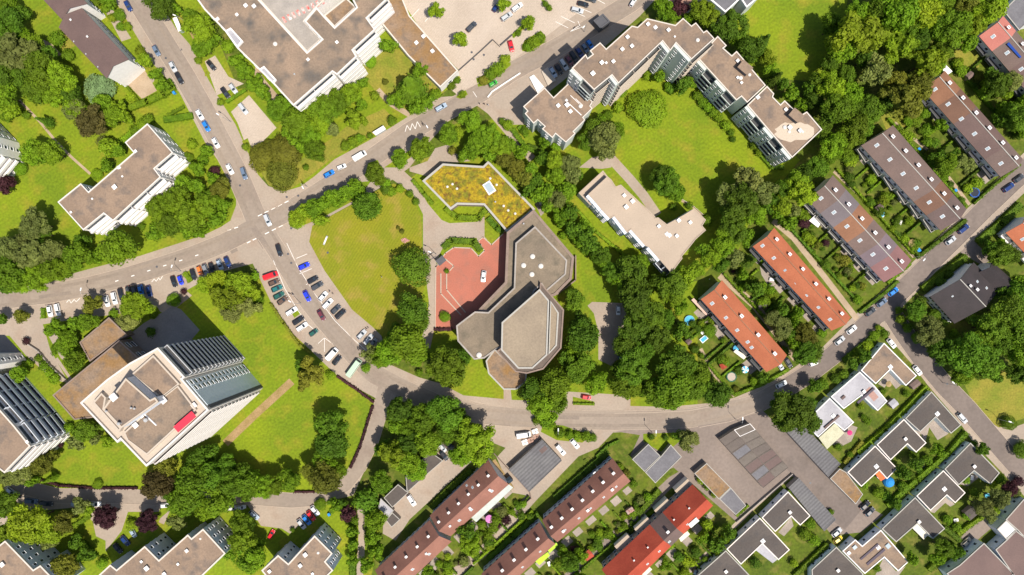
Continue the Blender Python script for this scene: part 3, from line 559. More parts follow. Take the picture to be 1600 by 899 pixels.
# stepped block, upper centre right
GW = mat('sage_facade', (.52,.56,.52), amt=.05, sc2=1)
F_SW = (-1,1,'win',3.4,1.3,1); 
flat('apartment_block', 'lowest five-storey wing of the stepped block, beside the white entrance ramp', 'apartment block', [(817.5,167),(850.8,137.4),(864.8,152.8),(892,127.4),(926,159.4),(922,166),(925.5,170),(911,184),(914,188),(896,206),(899,209),(884,223),(868,209.5),(863,216),(847,202),(851,198),(840,188),(833.5,193.5),(820,178),(824,174)], 14, GW, GRAVEL, cop=COPING, pw=.3, ph=.3,
  fac=[(-1,1,'win',2.6,1.2,1)], bits=[('v',872,166,1),('v',886,165,1.2),('v',891,175,1),('d',907,166,.9),('r',899,172,.8),('r',905,160,.5),('s',885,157,.5),('r',898,156,.6)])
t = flat('apartment_block', 'tall middle wing of the stepped block with sawtooth roof edge over the street', 'apartment block', [(893.5,107),(915,85.5),(918,91.5),(926,85.5),(921.5,80),(937.5,67),(947,77),(987,41),(996,43),(1011,29.5),(1055,40),(1067,29),(1080,41),(1087,36),(1099,51),(1104,48),(1116,61),(1080,93.5),(1056,68),(1047,80),(1035,65),(966,131),(956,118),(928,141)], 26, GW, GRAVEL, cop=COPING, pw=.3, ph=.3,
  fac=[(-1,1,'mix',5.2,GW),(1,1,'bal',CREAM,1.2,0)], bits=[('v',926,116,1.1),('v',940,99,1),('v',947,99,.6),('v',958,97,.9),('v',980,59,.9),('v',987,73,.9),('v',972,78,.9),('v',1012,39,.9),('s',1024,43,.7),('v',1044,48,.9),('d',1090,63,.8),('v',1054,58,.5)])
flat('apartment_block', 'wing of the stepped block next to its pale-patched end wing', 'apartment block', [(1089.5,91),(1121,57),(1135,72),(1130,76),(1143,87.5),(1150.5,80.5),(1196,134),(1167,161),(1158,151.5),(1150,157.5)], 16, GW, GRAVEL, cop=COPING, pw=.35, fac=[(-1,.85,'mix',4.6,GW)], bits=[('v',1152,96,.9),('b',1161,109,1),('d',1157,122,.9),('v',1152,122,.7),('v',1158,130,.7),('d',1171,117,.7)])
t = flat('apartment_block', 'end wing of the stepped block, with a pale patch on its roof', 'apartment block', [(1167,165),(1198,135),(1209,147),(1207,152),(1219,164),(1225.5,157.5),(1249.5,181.5),(1260,175),(1284,203),(1237,247)], 15, GW, GRAVEL, cop=COPING, pw=.35, fac=[(-1,.85,'mix',4.6,GW)], bits=[('v',1183,153,1),('v',1227,172,.9),('b',1240,183,1),('d',1226,199,.9),('v',1233,200,1.1),('d',1233,206,.7),('v',1249,205,1),('d',1254,206,.6)])
PT = mat('pale_gravel_patch', (.52,.43,.33), amt=.1, sc2=2)
m = MB(); r_ = random.Random(3); c_ = W(1243,206,15); pp = [(c_.x+(4.6+r_.uniform(-.7, .7))*math.cos(a)*1.5, c_.y+(3.3+r_.uniform(-.6, .6))*math.sin(a), 15.02) for a in [i*.262 for i in range(24)]]
m.face(pp); m.build('gravel_patch', PT, t)
flat('apartment_block', 'grey flat-roofed block cut off by the top edge above the grey-green tree', 'apartment block', [(1095,-12),(1133,20),(1155,0),(1118,-32)], 12, GW, GREYROOF2, cop=WHITE)
flat('apartment_block', 'small corner of a grey-roofed block at the top edge', 'apartment block', [(1150,-12),(1166,12.5),(1188,-6),(1172,-30)], 12, GW, GREYROOF2, cop=WHITE)
flat('low_annexe', 'reddish low roof between shrubs at the top edge', 'building', [(1043,1),(1052,14),(1075,21),(1093,2),(1075,-20)], 3.2, BRICK, mat('reddish_flat_roof', (.34,.20,.15), (.28,.16,.12), .2, amt=.1))
flat('shadow_slab', 'dark slab standing in for the shadow of the stepped block above the parked cars', 'canopy', [(927,33),(942,22),(953,34),(938,45)], 4, DKGREY, DKGREY, cop=DKGREY)  # no real canopy: dark slab in place of the tall wing's ground shadow
# pale roofed block in the middle
t = flat('apartment_block', 'pale beige flat-roofed block with stepped outline beside the round lawn', 'apartment block', [(919,304),(949,276),(955,281),(962,292),(970,289),(1023,338),(1024,341),(1028,340),(1042,351),(1069,336),(1085,326),(1102.6,344),(1097,353),(1102.6,360),(1087,374),(1076,388),(1065,401),(1066,404),(1049,427),(1013,386),(1008,384),(986,359),(980,364),(960,338),(953,342),(940,328),(930,316)], 10.5, BLUEG, PALE, cop=PALE, pw=.3, ph=.2,
  fac=[(-1,1,'mix',5.5,BLUEG)], bits=[('v',975,306,.9),('v',988,315,1.1),('v',978,324,1.1),('v',1029,354,.9),('s',1042,366,.8),('s',1046,368,.8),('v',1057,369,.9),('v',1060,345,1),('v',1078,348,.9)])
flat('', '', '', [(904,302),(942,267),(949,276),(919,304),(930,316),(922,321)], 8, BLUEG, PALE, parent=t, partn='low_strip', cop=PALE)
# church and parish hall
t = flat('parish_hall', 'low angular hall with yellow moss roof and white dome lights', 'hall', [(660,283),(692,256),(755,260),(763,252),(836,327),(792,363),(756,321),(715,320),(704,328)], 4.5, BRICK, MOSS, cop=COPG, pw=.7, bits=[('d',699,292,.55),('d',707,288,.55),('d',714,295,.55),('d',766,279,.55),('d',776,289,.55),('d',787,322,.55),('d',794,329,.55),('d',805,334,.55),('p',774,316)])
m = MB(); p = W(764.5,294,4.5); m.box(p.x, p.y, 4.5, 5.0, 3.1, 4.4, math.radians(33), 0); m.box(p.x, p.y, 5.0, 5.06, 2.3, 3.5, math.radians(33), 1); m.build('roof_light', [FRAME, LGLASS], t)
AMB = mat('dark_brown_slope', (.15,.115,.095), (.12,.095,.08), .3, .9, sc2=2, amt=.12)
CHG = mat('church_low_roof', (.235,.185,.13), (.185,.148,.108), .12, .95, c3=(.15,.125,.09), sc2=1.8, amt=.15)
t = flat('church', 'brown angular church with tall dark-edged sanctuary roof beside the red plaza', 'church', [(792,363.5),(834,328),(897,402),(893,437),(868,462),(840,470),(800,500),(763,488),(745,487),(789,441)], 7.5, BRICK, CHG, cop=BRICK, pw=.9, bits=[('p',818,350)])
hall = mat('church_roof_gravel', (.30,.24,.17), (.25,.20,.145), .12, .95, sc2=1.8, amt=.14)
for q, hh, nm, rf, cp, bt in (([(836,354),(886,407),(884,429),(853,456),(846,445),(835,455),(815,520),(800,535),(776,546),(757,560),(741,562),(715,533),(713,509),(742,487),(763,488),(803,450),(805.5,380)], 9.5, 'nave', CHG, CONC, [('d',832,401,1.1),('d',818,415,1.1),('d',845,416,1.1),('d',831,429,1.1),('d',748.5,555,1.2)]),
   ([(773,545),(759,564),(763,584),(787,609),(807,609),(822,597),(823,582),(805,576)], 5, 'annexe', RUST, COPG, []),
   ([(844,441),(881,484),(877,544),(849,577),(823,584),(805,581),(776,549),(800,530),(840,500)], 11, 'ambulatory', AMB, BRICK, []),
   ([(860,470),(873,489),(870,540),(857,554)], 12, 'side_roof', hall, COPG, []),
   ([(843,452),(858,470),(855,555),(832,576),(809.5,576),(783,547),(784,504)], 17.5, 'sanctuary', hall, COPG, [])):
    flat('', '', '', q, hh, DKGREY if nm in ('sanctuary', 'nave') else BRICK, rf, parent=t, partn=nm, cop=cp, pw=.5, bits=bt)
# terraced rows, upper right
def ch(n, v=.75, sd=1, s=1.0, o=.6): return [((i+o)/n, v, sd, s) for i in range(n)]
gable('terraced_house_row', 'row with a red first roof and solar panel at the top right', 'terraced row', [(1529.5,57),(1567,25),(1697,177),(1660,209)], 6, 9.5, [(.155, mat('salmon_roof_tiles', (.52,.19,.15), (.46,.16,.13), .15, amt=.1), 'salmon red roof section'), (.2, GRMAUVE, None), (.3, MAUVE, None), (.345, GRMAUVE, None)], WHITE, chim=ch(6, .7, 1, 1, .5), sky=ch(6, .45, 0, 1.1, .4), units=6, tails=(0, 1.8, DKGREY, 2.6))
gable('terraced_house_row', 'row shading from orange-brown at the top to grey-mauve at the street end', 'terraced row', [(1440,139),(1476,111),(1598,249),(1563,277)], 6, 9.5, [(.2, OBROWN, None), (.2, BROWN, None), (.2, MAUVE, None), (.2, MAUVE, None), (.2, GRMAUVE, None)], WHITE, chim=ch(6, .8, 1, 1.1, .55), sky=ch(6, .45, 0, 1.1, .4), units=6, tails=(0, 1.8, DKGREY, 2.6))
gable('terraced_house_row', 'grey-brown row with darker brown street end, between two leafy garden strips', 'terraced row', [(1345,228),(1395,196),(1510,327),(1469.5,361)], 6, 9.5, [(.24, GRMAUVE, None), (.22, GRMAUVE, None), (.2, GRMAUVE, None), (.16, BROWN, None), (.18, DKBROWN, None)], WHITE, chim=ch(6, .7, 1, 1.1, .45), sky=ch(6, .5, 0, 1.1, .4), units=6, tails=(0, 1.6, COPG, 2.6))
gable('terraced_house_row', 'patchwork row with grey, orange-brown and purplish roof sections', 'terraced row', [(1261,312),(1301,274),(1424,407),(1381,441.5)], 6, 9.5, [(.17, GRMAUVE, None), (.17, mat('slate_tiles', (.19,.16,.165), (.16,.135,.14), .15, amt=.1), None), (.18, OBROWN, 'orange-brown roof section'), (.16, GRMAUVE, None), (.14, mat('purple_grey_tiles', (.20,.15,.165), (.17,.13,.14), .15, amt=.1), None), (.18, mat('reddish_purple_tiles', (.26,.135,.13), (.22,.115,.11), .15, amt=.1), 'reddish purple roof section')], WHITE, chim=ch(6, .7, 1, 1.1, .55), sky=ch(6, .5, 0, 1.1, .4), units=6, tails=(0, 1.6, COPG, 2.6))
gable('terraced_house_row', 'long row with plain orange tiled roof reaching the street', 'terraced row', [(1176,385.5),(1209.5,356),(1329,496),(1299,517)], 6, 9.5, [(1, ORANGE, None)], GREYW, chim=ch(6, .6, 1, 1.0, .45), sky=ch(7, .45, 0, 1.0, .3), units=6, tails=(0, 1.6, DKGREY, 2.6), cap=OBROWN)
gable('terraced_house_row', 'shorter row with orange tiled roof beside the garden with trampolines', 'terraced row', [(1095,468),(1128,438),(1229.5,555),(1197.5,581.5)], 6, 9.5, [(1, ORANGE, None)], GREYW, chim=ch(4, .8, 1, 1.1, .5), sky=[(.1,.35,0,1.1),(.3,.4,0),(.47,.4,0),(.63,.4,0),(.7,.35,0)], units=5, tails=(0, 1.6, DKGREY, 2.6), cap=OBROWN)
gable('detached_house', 'large near-black roofed house between the street corner and dark trees', 'house', [(1453,464),(1521,410),(1562,452),(1491,506)], 5.5, 10, [(1, BLACKROOF, None)], WHITE, chim=[(.5,.8,1,.9),(.3,.9,1,.8)], sky=[(.4,.5,1,.8),(.7,.4,1,.8),(.3,.5,0,.5)], units=4)
gable('house_wing', 'dark roofed side wing of the near-black roofed house', 'house', [(1524,428),(1549,408),(1584,440),(1560,464)], 5.5, 9, [(1, BLACKROOF, None)], WHITE, cap=False)
gable('detached_house', 'bright orange-roofed house cut off by the right edge', 'house', [(1571,364),(1603,336),(1655,388),(1622,418)], 5.5, 9, [(1, ORANGE, None)], WHITE, chim=[(.4,.8,1)], sky=[(.3,.4,0)], units=3, tails=(0, 1.5, WHITE, 2.6))
# terraced rows, bottom centre
gable('terraced_house_row', 'brown row with a white glass lean-to, below the big dark tree', 'terraced row', [(763,719),(795,757),(704,838),(671.5,806)], 6, 11.1, [(1, MAROON, None)], WHITE, chim=ch(6, .6, 0, .8)+ch(3, .7, 1, .7), sky=[(.2,.5,1),(.55,.5,1),(.35,.5,0,.8),(.4,.2,0,.7),(.75,.5,1)], units=6, cap=False)
gable('terraced_house_row', 'brown row stepped lower and cut by the bottom edge, beside the small pink roof end', 'terraced row', [(671,813),(706,846),(621,925),(586,891)], 6, 11.1, [(1, MAROON, None)], WHITE, chim=ch(5, .6, 0, .8)+ch(2, .7, 1, .7), sky=[(.3,.5,1),(.6,.5,1)], units=5, cap=False)
gable('terraced_house_row', 'long brown row with many chimneys behind the dark grey garage roof', 'terraced row', [(957,716),(985,752),(871,847),(847,813)], 6, 11.1, [(1, MAROON, None)], BLUEG, chim=ch(7, .6, 0, .9)+ch(3, .6, 1, .9), sky=[(.15,.5,1,.8),(.32,.5,1,.8),(.5,.5,1,.8),(.66,.5,1,.8),(.85,.5,1,.8)], units=7, cap=False)
gable('terraced_house_row', 'brown row above the lime green awnings at the bottom edge', 'terraced row', [(843,816),(868,850),(777,930),(752,897)], 6, 11.1, [(1, MAROON, None)], BLUEG, chim=ch(5, .6, 0, .9), sky=[(.2,.5,1,.8),(.5,.5,1,.8),(.75,.4,1,.8)], units=5, cap=False)
t = gable('terraced_house_row', 'deep red roofed row with one dark maroon section and small square dormers', 'terraced row', [(1082,757),(1114,790),(975,925),(940,890)], 6, 11.1, [(.33, RED, None), (.14, DKBROWN, 'dark maroon roof section'), (.53, RED, None)], CREAM, chim=[(.4,.8,0,.9),(.15,.7,0,.5),(.3,.6,0,.5),(.6,.7,0,.5),(.75,.7,0,.5)], sky=[(.25,.5,1,.8),(.45,.5,1),(.56,.5,1,.9),(.7,.4,1,.9),(.85,.5,1)], units=8, cap=False)
for px, py in ((1072,765),(1040,796),(1009,825),(978,852)):
    p = W(px-3, py-2, 4)-parent_origin(t); m = MB(); m.box(0, 0, -4, 0, 6.2, 3.2, math.radians(42), 0); m.box(0, 0, 0, .15, 6.4, 3.4, math.radians(42), 1); link('porch', m.mesh('porch', [WHITE, PALE]), t, p)
# garages
GG = [('dark grey garage block behind the white vans', [(847,687),(877.5,720),(827,768.5),(795,734)], GREYROOF, 3),
 ('garage under the tree left of the brown row, beside the yard', [(672,706),(692,720),(661,747),(636,770),(634,745)], DARKROOF, 2.8), ('brown garage block at the mouth of the left yard', [(622,757),(638,770),(613,793),(600,778)], DARKROOF, 2.8),
 ('pale metal-roofed garage beside the footpath', [(595,779),(615,798),(607,808),(591,794)], WHITEROOF, 2.8), ('smallest brown garage at the bottom of the left yard', [(613,801),(625,812),(612,824),(603,813)], DARKROOF, 2.8),
 ('blue-grey garage pair, higher of two below the big street', [(988,718),(1013,694),(1032,713),(1007,737)], GREYROOF2, 2.9), ('grey garage pair joined to the small lawn with the tree', [(1048,695),(1065,714),(1024,755),(1008,738),(1033,713)], GREYROOF2, 2.8),
 ('brown garage row end nearest the red-roofed row', [(1085,740),(1104,724),(1141.5,762),(1123,780)], RUST, 2.8), ('slate-grey garage at the end of the yard beside the red-roofed row', [(1142,762.5),(1165.5,790),(1149.5,804.5),(1124,780)], GREYROOF2, 2.7),
 ('long striped grey garage row beside the white bungalows', [(1225,670),(1294,745),(1313,725),(1250,660)], GREYROOF, 2.8), ('weathered garage with brown stained roof between bungalow and yard', [(1297,748),(1312,732.6),(1322,738),(1348,772.6),(1337,788)], RUST, 2.7),
 ('long grey garage row beside the yellow car', [(1232,762),(1248,747),(1306,812),(1288,830)], GREYROOF, 2.8)]
for lb, q, rf, hh in GG: flat('garage', lb, 'garage', q, hh, CONC, rf, pw=.2, ph=.12, cop=COPG if rf is not GREYROOF else GREYROOF, fac=())
GR3 = mat('brown_grey_garage_roof', (.155,.128,.11), (.12,.10,.088), .2, .9, c3=(.12,.10,.085), amt=.15)
CONC2 = mat('weathered_garage_roof', (.175,.148,.127), (.14,.12,.10), .2, .9, c3=(.13,.11,.09), amt=.15)
cells = [(0,0,GR3),(1,0,CONC2),(0,1,GR3),(1,1,CONC2),(0,2,GREYROOF2),(1,2,CONC2),(0,3,CONC2),(1,3,GR3),(0,4,DKBROWN),(1,4,DKBROWN),(0,5,GREYROOF2),(1,5,DKBROWN),(0,6,DKBROWN),(1,6,CONC2)]
A0, A1, A2, A3 = Vector((1124,686)), Vector((1179,673)) , Vector((1231,732)), Vector((1195,762))
A1 = Vector((1176,668))
lf0, lf1 = Vector((1124,687)), Vector((1193,763)); rt0, rt1 = Vector((1172,662)), Vector((1232,731)); md0, md1 = Vector((1147,672)), Vector((1212,747))
for c, r_, rf in cells:
    a, b = ((lf0, lf1), (md0, md1))[c]; e, f = ((md0, md1), (rt0, rt1))[c]; u0, u1 = r_/7, (r_+1)/7-.004
    q = [tuple(a.lerp(b, u0)), tuple(e.lerp(f, u0)), tuple(e.lerp(f, u1)), tuple(a.lerp(b, u1))]
    q = [(x+(mx-x)*.01, y+(my-y)*.01) for x, y in q for mx, my in [(sum(p[0] for p in q)/4, sum(p[1] for p in q)/4)]]
    flat('garage', 'single garage of the big double block, %s from the street in its %s file' % (nth(r_), ('left', 'right')[c]), 'garage', q, 2.7+.05*((r_*3+c) % 3), CONC, rf, pw=.15, ph=.08, cop=WHITE if (c, r_) == (1, 0) else GR3, group='garages of the double block')
# L shaped bungalows
WB = [(-1,-1,'win',3.4,1.0,1),(1,1,'win',4,2,1)]
BG = [('dark-roofed L-shaped bungalow next to the long grey garage row with the yellow car', [(1231,768),(1266,806),(1250,821),(1236,807),(1211,831),(1190,809)], DARKROOF),
 ('dark-roofed L-shaped bungalow with a pale pergola, middle one of its row', [(1187,809),(1233.6,859),(1216,875),(1191,850),(1157.5,882),(1135,858)], DARKROOF), ('dark-roofed bungalow at the bottom edge, last of its row', [(1134,860),(1172,900),(1146,925),(1100,925),(1090,899)], DARKROOF),
 ('dark-roofed L-shaped bungalow beside the side street, first of the pale-terrace row', [(1455,612),(1501.5,664),(1485.5,677.5),(1461.5,652),(1437.5,675),(1414,654)], DARKROOF), ('L-shaped bungalow in the middle of the pale-terrace row', [(1412,655),(1447,692),(1431,707),(1417.5,694),(1391,719),(1369.5,695)], DARKROOF),
 ('L-shaped bungalow with an orange awning and a blue dome beside it', [(1367,696.5),(1401.5,732),(1385.5,748.5),(1373.5,735),(1345.5,760.5),(1324,738)], DARKROOF), ('L-shaped bungalow with a small red terrace beside the turning circle', [(1516,692),(1561.5,739),(1547,756.5),(1521.5,736),(1497.5,758),(1475.5,733)], DARKROOF),
 ('L-shaped bungalow above the garden with a white table, second from the turning circle', [(1473.5,735),(1508,770),(1492,786),(1479,774),(1453.5,798),(1431.5,775)], DARKROOF), ('L-shaped bungalow with a cream awning, third from the turning circle', [(1429.5,777),(1476,826),(1457.5,842),(1433.5,818),(1400,847),(1377.5,826.5)], DARKROOF),
 ('bungalow with white rim and solar tubes on its brown roof', [(1376,828),(1419,878),(1403,892.5),(1381.4,871),(1351,896.5),(1316,861),(1336,843),(1347,853)], GRAVEL), ('dark-roofed bungalow at the bottom edge beside the solar tube roof', [(1306.5,854.5),(1349,897),(1320,925),(1270,925),(1268,890)], DARKROOF),
 ('brown-roofed L-shaped bungalow at the corner of the two streets', [(1381,536),(1432,587),(1415,603),(1391,577.5),(1368,600),(1345,579)], GRAVEL), ('pale grey-roofed bungalow below the one at the street corner', [(1343,581),(1366,603),(1386,627),(1371,642),(1346,618),(1318,639),(1298,620)], WHITEROOF), ('pale grey-roofed bungalow half under the big dark tree', [(1296,622),(1334,660),(1319,673),(1303,660),(1278,683),(1256,661)], WHITEROOF),
 ('mauve-roofed house at the bottom right corner', [(1479,896),(1499,883),(1537,848.5),(1584,897),(1540,935),(1500,925)], MAUVE), ('mauve-roofed house wing at the right edge beside the white square roof', [(1555,859),(1573,843),(1587,829),(1640,870),(1595,915)], MAUVE), ('grey mauve-roofed house at the right edge above the white square roof', [(1571,812),(1600,779),(1660,830),(1610,850),(1590,829)], GRMAUVE),
 ('white square flat roof between two mauve-roofed houses', [(1557.6,827),(1572,813),(1588,828.5),(1572,843)], WHITE), ('dark grey flat roof at the upper right corner beside the red-ended row', [(1567,17),(1600,-15),(1650,30),(1601,40),(1592,48)], GREYROOF2)]
BRC = mat('bright_coping', (.76,.68,.62), amt=.04)
for i, (lb, q, rf) in enumerate(BG):
    cp = (BRC if i in (0, 1, 4, 5, 7) else COPG) if rf is DARKROOF else (WHITE if rf in (WHITEROOF, GRAVEL) else COPG)
    c = (sum(p[0] for p in q)/len(q), sum(p[1] for p in q)/len(q))
    flat('bungalow' if i < 14 else 'flat_house', lb, 'bungalow' if i < 14 else 'house', q, 3.7 if i < 14 else 5, PALEW, rf, cop=cp, pw=.3, ph=.2, fac=WB if i < 17 else (), bits=[('s' if i % 2 else 'v', c[0]+rnd.uniform(1, 6), c[1]-rnd.uniform(6, 10), .9)] if i < 14 else ())

DS = mat('roof_dark_strip', (.10,.08,.10), amt=.1); PR = mat('reddish_roof_stain', (.40,.24,.20), amt=.15)
def strip_on(label_name, parent_label, items, h):
    t = next(o for o in COL.objects if o.get('label') == parent_label)
    for nm, px, py, sx, sy, hh, mm in items:
        p = W(px, py, h)-parent_origin(t); m = MB(); m.box(0, 0, 0, hh, sx, sy, math.radians(41)); link(nm, m.mesh(nm, [mm]), t, p)
strip_on('', 'bungalow with white rim and solar tubes on its brown roof', [('solar_tube', 1358, 862, 8.5, .7, .3, DS), ('solar_tube', 1368, 870, 8.5, .9, .3, DS), ('roof_light', 1335, 855, 1.5, 1.2, .4, LGLASS), ('roof_light', 1387, 853, 1.6, 1.6, .4, LGLASS), ('roof_light', 1326, 864, 1.2, 1.2, .3, WHITE)], 3.7)
strip_on('', 'pale grey-roofed bungalow below the one at the street corner', [('roof_strip', 1352, 618, 8, .8, .6, DS), ('roof_stain', 1362, 616, 2.4, 5.0, .03, PR), ('roof_strip', 1317, 621, 1.6, .9, .5, DKBROWN)], 3.7)
strip_on('', 'pale grey-roofed bungalow half under the big dark tree', [('roof_strip', 1299, 659, 7, .7, .6, DKBROWN)], 3.7)
strip_on('', 'dark grey garage block behind the white vans', [('roof_panel', 849, 703, 2.8, 1.6, .06, DKBROWN)], 3)

# ------------------------------------------------------------------ trees, shrubs, hedges
def quadleaf(m, p, nrm, s, r):
    nrm = nrm.normalized(); u = nrm.orthogonal().normalized(); v = nrm.cross(u); a = r.uniform(0, 6.28); c, q = math.cos(a)*s, math.sin(a)*s
    U = u*c+v*q; V = (v*c-u*q)*r.uniform(.5, .8); m.face([p-U, p-V*.9, p+U, p+V*.9])
def rdir(r):
    z = r.uniform(-1, 1); a = r.uniform(0, 6.28318); k = math.sqrt(1-z*z); return Vector((k*math.cos(a), k*math.sin(a), z))
ICO = None
def ico():
    global ICO
    if ICO is None:
        bm = bmesh.new(); bmesh.ops.create_icosphere(bm, subdivisions=1, radius=1); ICO = ([v.co.copy() for v in bm.verts], [[v.index for v in f.verts] for f in bm.faces]); bm.free()
    return ICO
def blob(m, c, r, rr, sq=.85):
    vs, fs = ico(); k = len(m.v); m.v += [tuple(c+Vector((v.x, v.y, v.z*sq))*r*rr.uniform(.85, 1.12)) for v in vs]
    m.f += [tuple(k+i for i in f) for f in fs]; m.m += [0]*len(fs)
def crown_broad(seed, nc=38, nl=100, leaf=.068, lob=.31, irr=.15):
    r = random.Random(seed); m = MB(); ph = [r.uniform(0, 6.28) for _ in range(3)]
    for i in range(nc):
        d = rdir(r); d.z = abs(d.z)*r.choice((1, 1, 1, -.5)); a = math.atan2(d.y, d.x)
        k = (1+irr*(.5*math.sin(2*a+ph[0])+.35*math.sin(3*a+ph[1])+.3*math.sin(5*a+ph[2])))*r.uniform(.5, .78)
        c = Vector((d.x*k, d.y*k, d.z*r.uniform(.45, .75))); cr = lob*r.uniform(.65, 1.12)
        blob(m, c, cr*.72, r)
        for j in range(nl):
            e = rdir(r)
            if e.z < -.45: e.z = -e.z
            quadleaf(m, c+e*cr*r.uniform(.78, 1.12), e+rdir(r)*.75, leaf*r.uniform(.6, 1.25), r)
    blob(m, Vector((0, 0, 0)), .55, r)
    return m.mesh('crown', [TONE['b'][0]])
def crown_dome(seed, n=2600, leaf=.06, irr=.07):
    r = random.Random(seed); m = MB(); ph = [r.uniform(0, 6.28) for _ in range(4)]
    def rad(d): a = math.atan2(d.y, d.x); return 1+irr*(math.sin(3*a+ph[0])+.7*math.sin(5*a+ph[1]+d.z*4)+.8*math.sin(9*a+ph[2])*math.sin(6*d.z+ph[3]))
    vs, fs = ico(); blob(m, Vector((0, 0, 0)), .86, r, 1)
    for i in range(n):
        d = rdir(r); d.z = abs(d.z) if r.random() < .8 else d.z
        quadleaf(m, d*rad(d)*r.uniform(.86, 1.03), d+rdir(r)*.7, leaf*r.uniform(.6, 1.3), r)
    return m.mesh('crown', [TONE['b'][0]])
def crown_conifer(seed, n=15):
    r = random.Random(seed); m = MB()
    m.cyl(0, 0, -1, .8, .5, .02, 9)
    for k in range(n):
        z = -1+2*k/n; R = (1-k/n)**.85*r.uniform(.9, 1.05); nb = max(5, int(15*(1-k/n)+4)); a0 = r.uniform(0, 6)
        for b in range(nb):
            a = a0+6.283*b/nb+r.uniform(-.15, .15); L = R*r.uniform(.75, 1.08); d = Vector((math.cos(a), math.sin(a), 0)); s = Vector((-d.y, d.x, 0))
            for q in range(7):
                t = (q+.6)/7; p = d*L*t+Vector((0, 0, z-.10*t)); wd = .13*(1.15-t)+.03
                for sg in (-1, 1): quadleaf(m, p+s*sg*wd*r.uniform(.3, .9), Vector((r.uniform(-.4, .4), r.uniform(-.4, .4), 1)), wd*r.uniform(.8, 1.2), r)
    return m.mesh('crown', [TONE['d'][0]])
def trunk_mesh(seed):
    r = random.Random(seed); m = MB(); m.tube((0, 0, -.01), (0, 0, .5), .045, .032, 8); m.tube((0, 0, .5), (.02, .01, 1), .032, .012, 7)
    for i in range(7):
        a = i*2.4+r.uniform(-.3, .3); z = .42+.06*i; L = r.uniform(.2, .32)
        m.tube((0, 0, z), (math.cos(a)*L, math.sin(a)*L, z+.22), .018, .006, 5)
    return m.mesh('trunk', [BARK])
BROAD = [crown_broad(s) for s in range(7)]; AIRY = [crown_broad(40+s, 26, 95, .085, .27, .4) for s in range(4)]
MASSY = [crown_broad(60+s, 46, 95, .06, .25, .2) for s in range(4)]; DOME = [crown_dome(80+s) for s in range(3)]; SHRUB = [crown_dome(90+s, 520, .13, .12) for s in range(4)]
SMALL = [crown_broad(120+s, 14, 60, .13, .42, .3) for s in range(3)]
CONI = [crown_conifer(100+s) for s in range(3)]; TRUNK = [trunk_mesh(s) for s in range(3)]
used_labels = set()
def size_word(r): return 'tiny' if r < 7 else 'small' if r < 13 else 'medium' if r < 21 else 'large' if r < 30 else 'very large'
def tree(px, py, r, k, label, group, hh=None):
    """px, py, r: the crown as photographed; k: tone letter, then c conifer, r round clipped dome, a airy, s shrub"""
    R = r*S*.98; t0 = k[0]; form = k[1:] or ('s' if r < 10 else '')
    h = hh or {'': 2.0*R+2.5, 'a': 2.1*R+2.5, 'm': 1.7*R+3, 'c': 3.0*R+3, 'r': 1.25*R, 's': 1.5*R+.3}[form]
    h = min(h, 21)
    top_only = form in 'rs' and form
    ch = h if top_only else h*.78; cz = h-ch/2 if not top_only else h*.48
    p = W(px, py, cz); R *= (HC-cz)/HC
    o = thing({'c': 'conifer', 'r': 'clipped_tree', 's': 'shrub'}.get(form, 'tree'), label, {'c': 'conifer', 's': 'shrub'}.get(form, 'tree'), (p.x, p.y, 0), group)
    pool = {'': BROAD, 'a': AIRY, 'm': MASSY, 'c': CONI, 'r': DOME, 's': SHRUB}[form]
    me = rnd.choice(pool)
    link('crown', me, o, (0, 0, cz), rnd.uniform(0, 6.28), (R*rnd.uniform(.94, 1.06), R*rnd.uniform(.94, 1.06), ch/2), TONE[t0][0])
    if form != 's': link('trunk', rnd.choice(TRUNK), o, (0, 0, 0), rnd.uniform(0, 6), (min(R, 6)*1.1, min(R, 6)*1.1, h*.7))
    return o
def words(s): return len(s.replace(',', ' ').split())
PLANTS = []
def plant_cluster(phrase, items):
    PLANTS.append((phrase, [(*it[:4], it[4] if len(it) > 4 else None) for it in items]))
def form_of(it): return it[3][1:] or ('s' if it[2] < 10 else '')
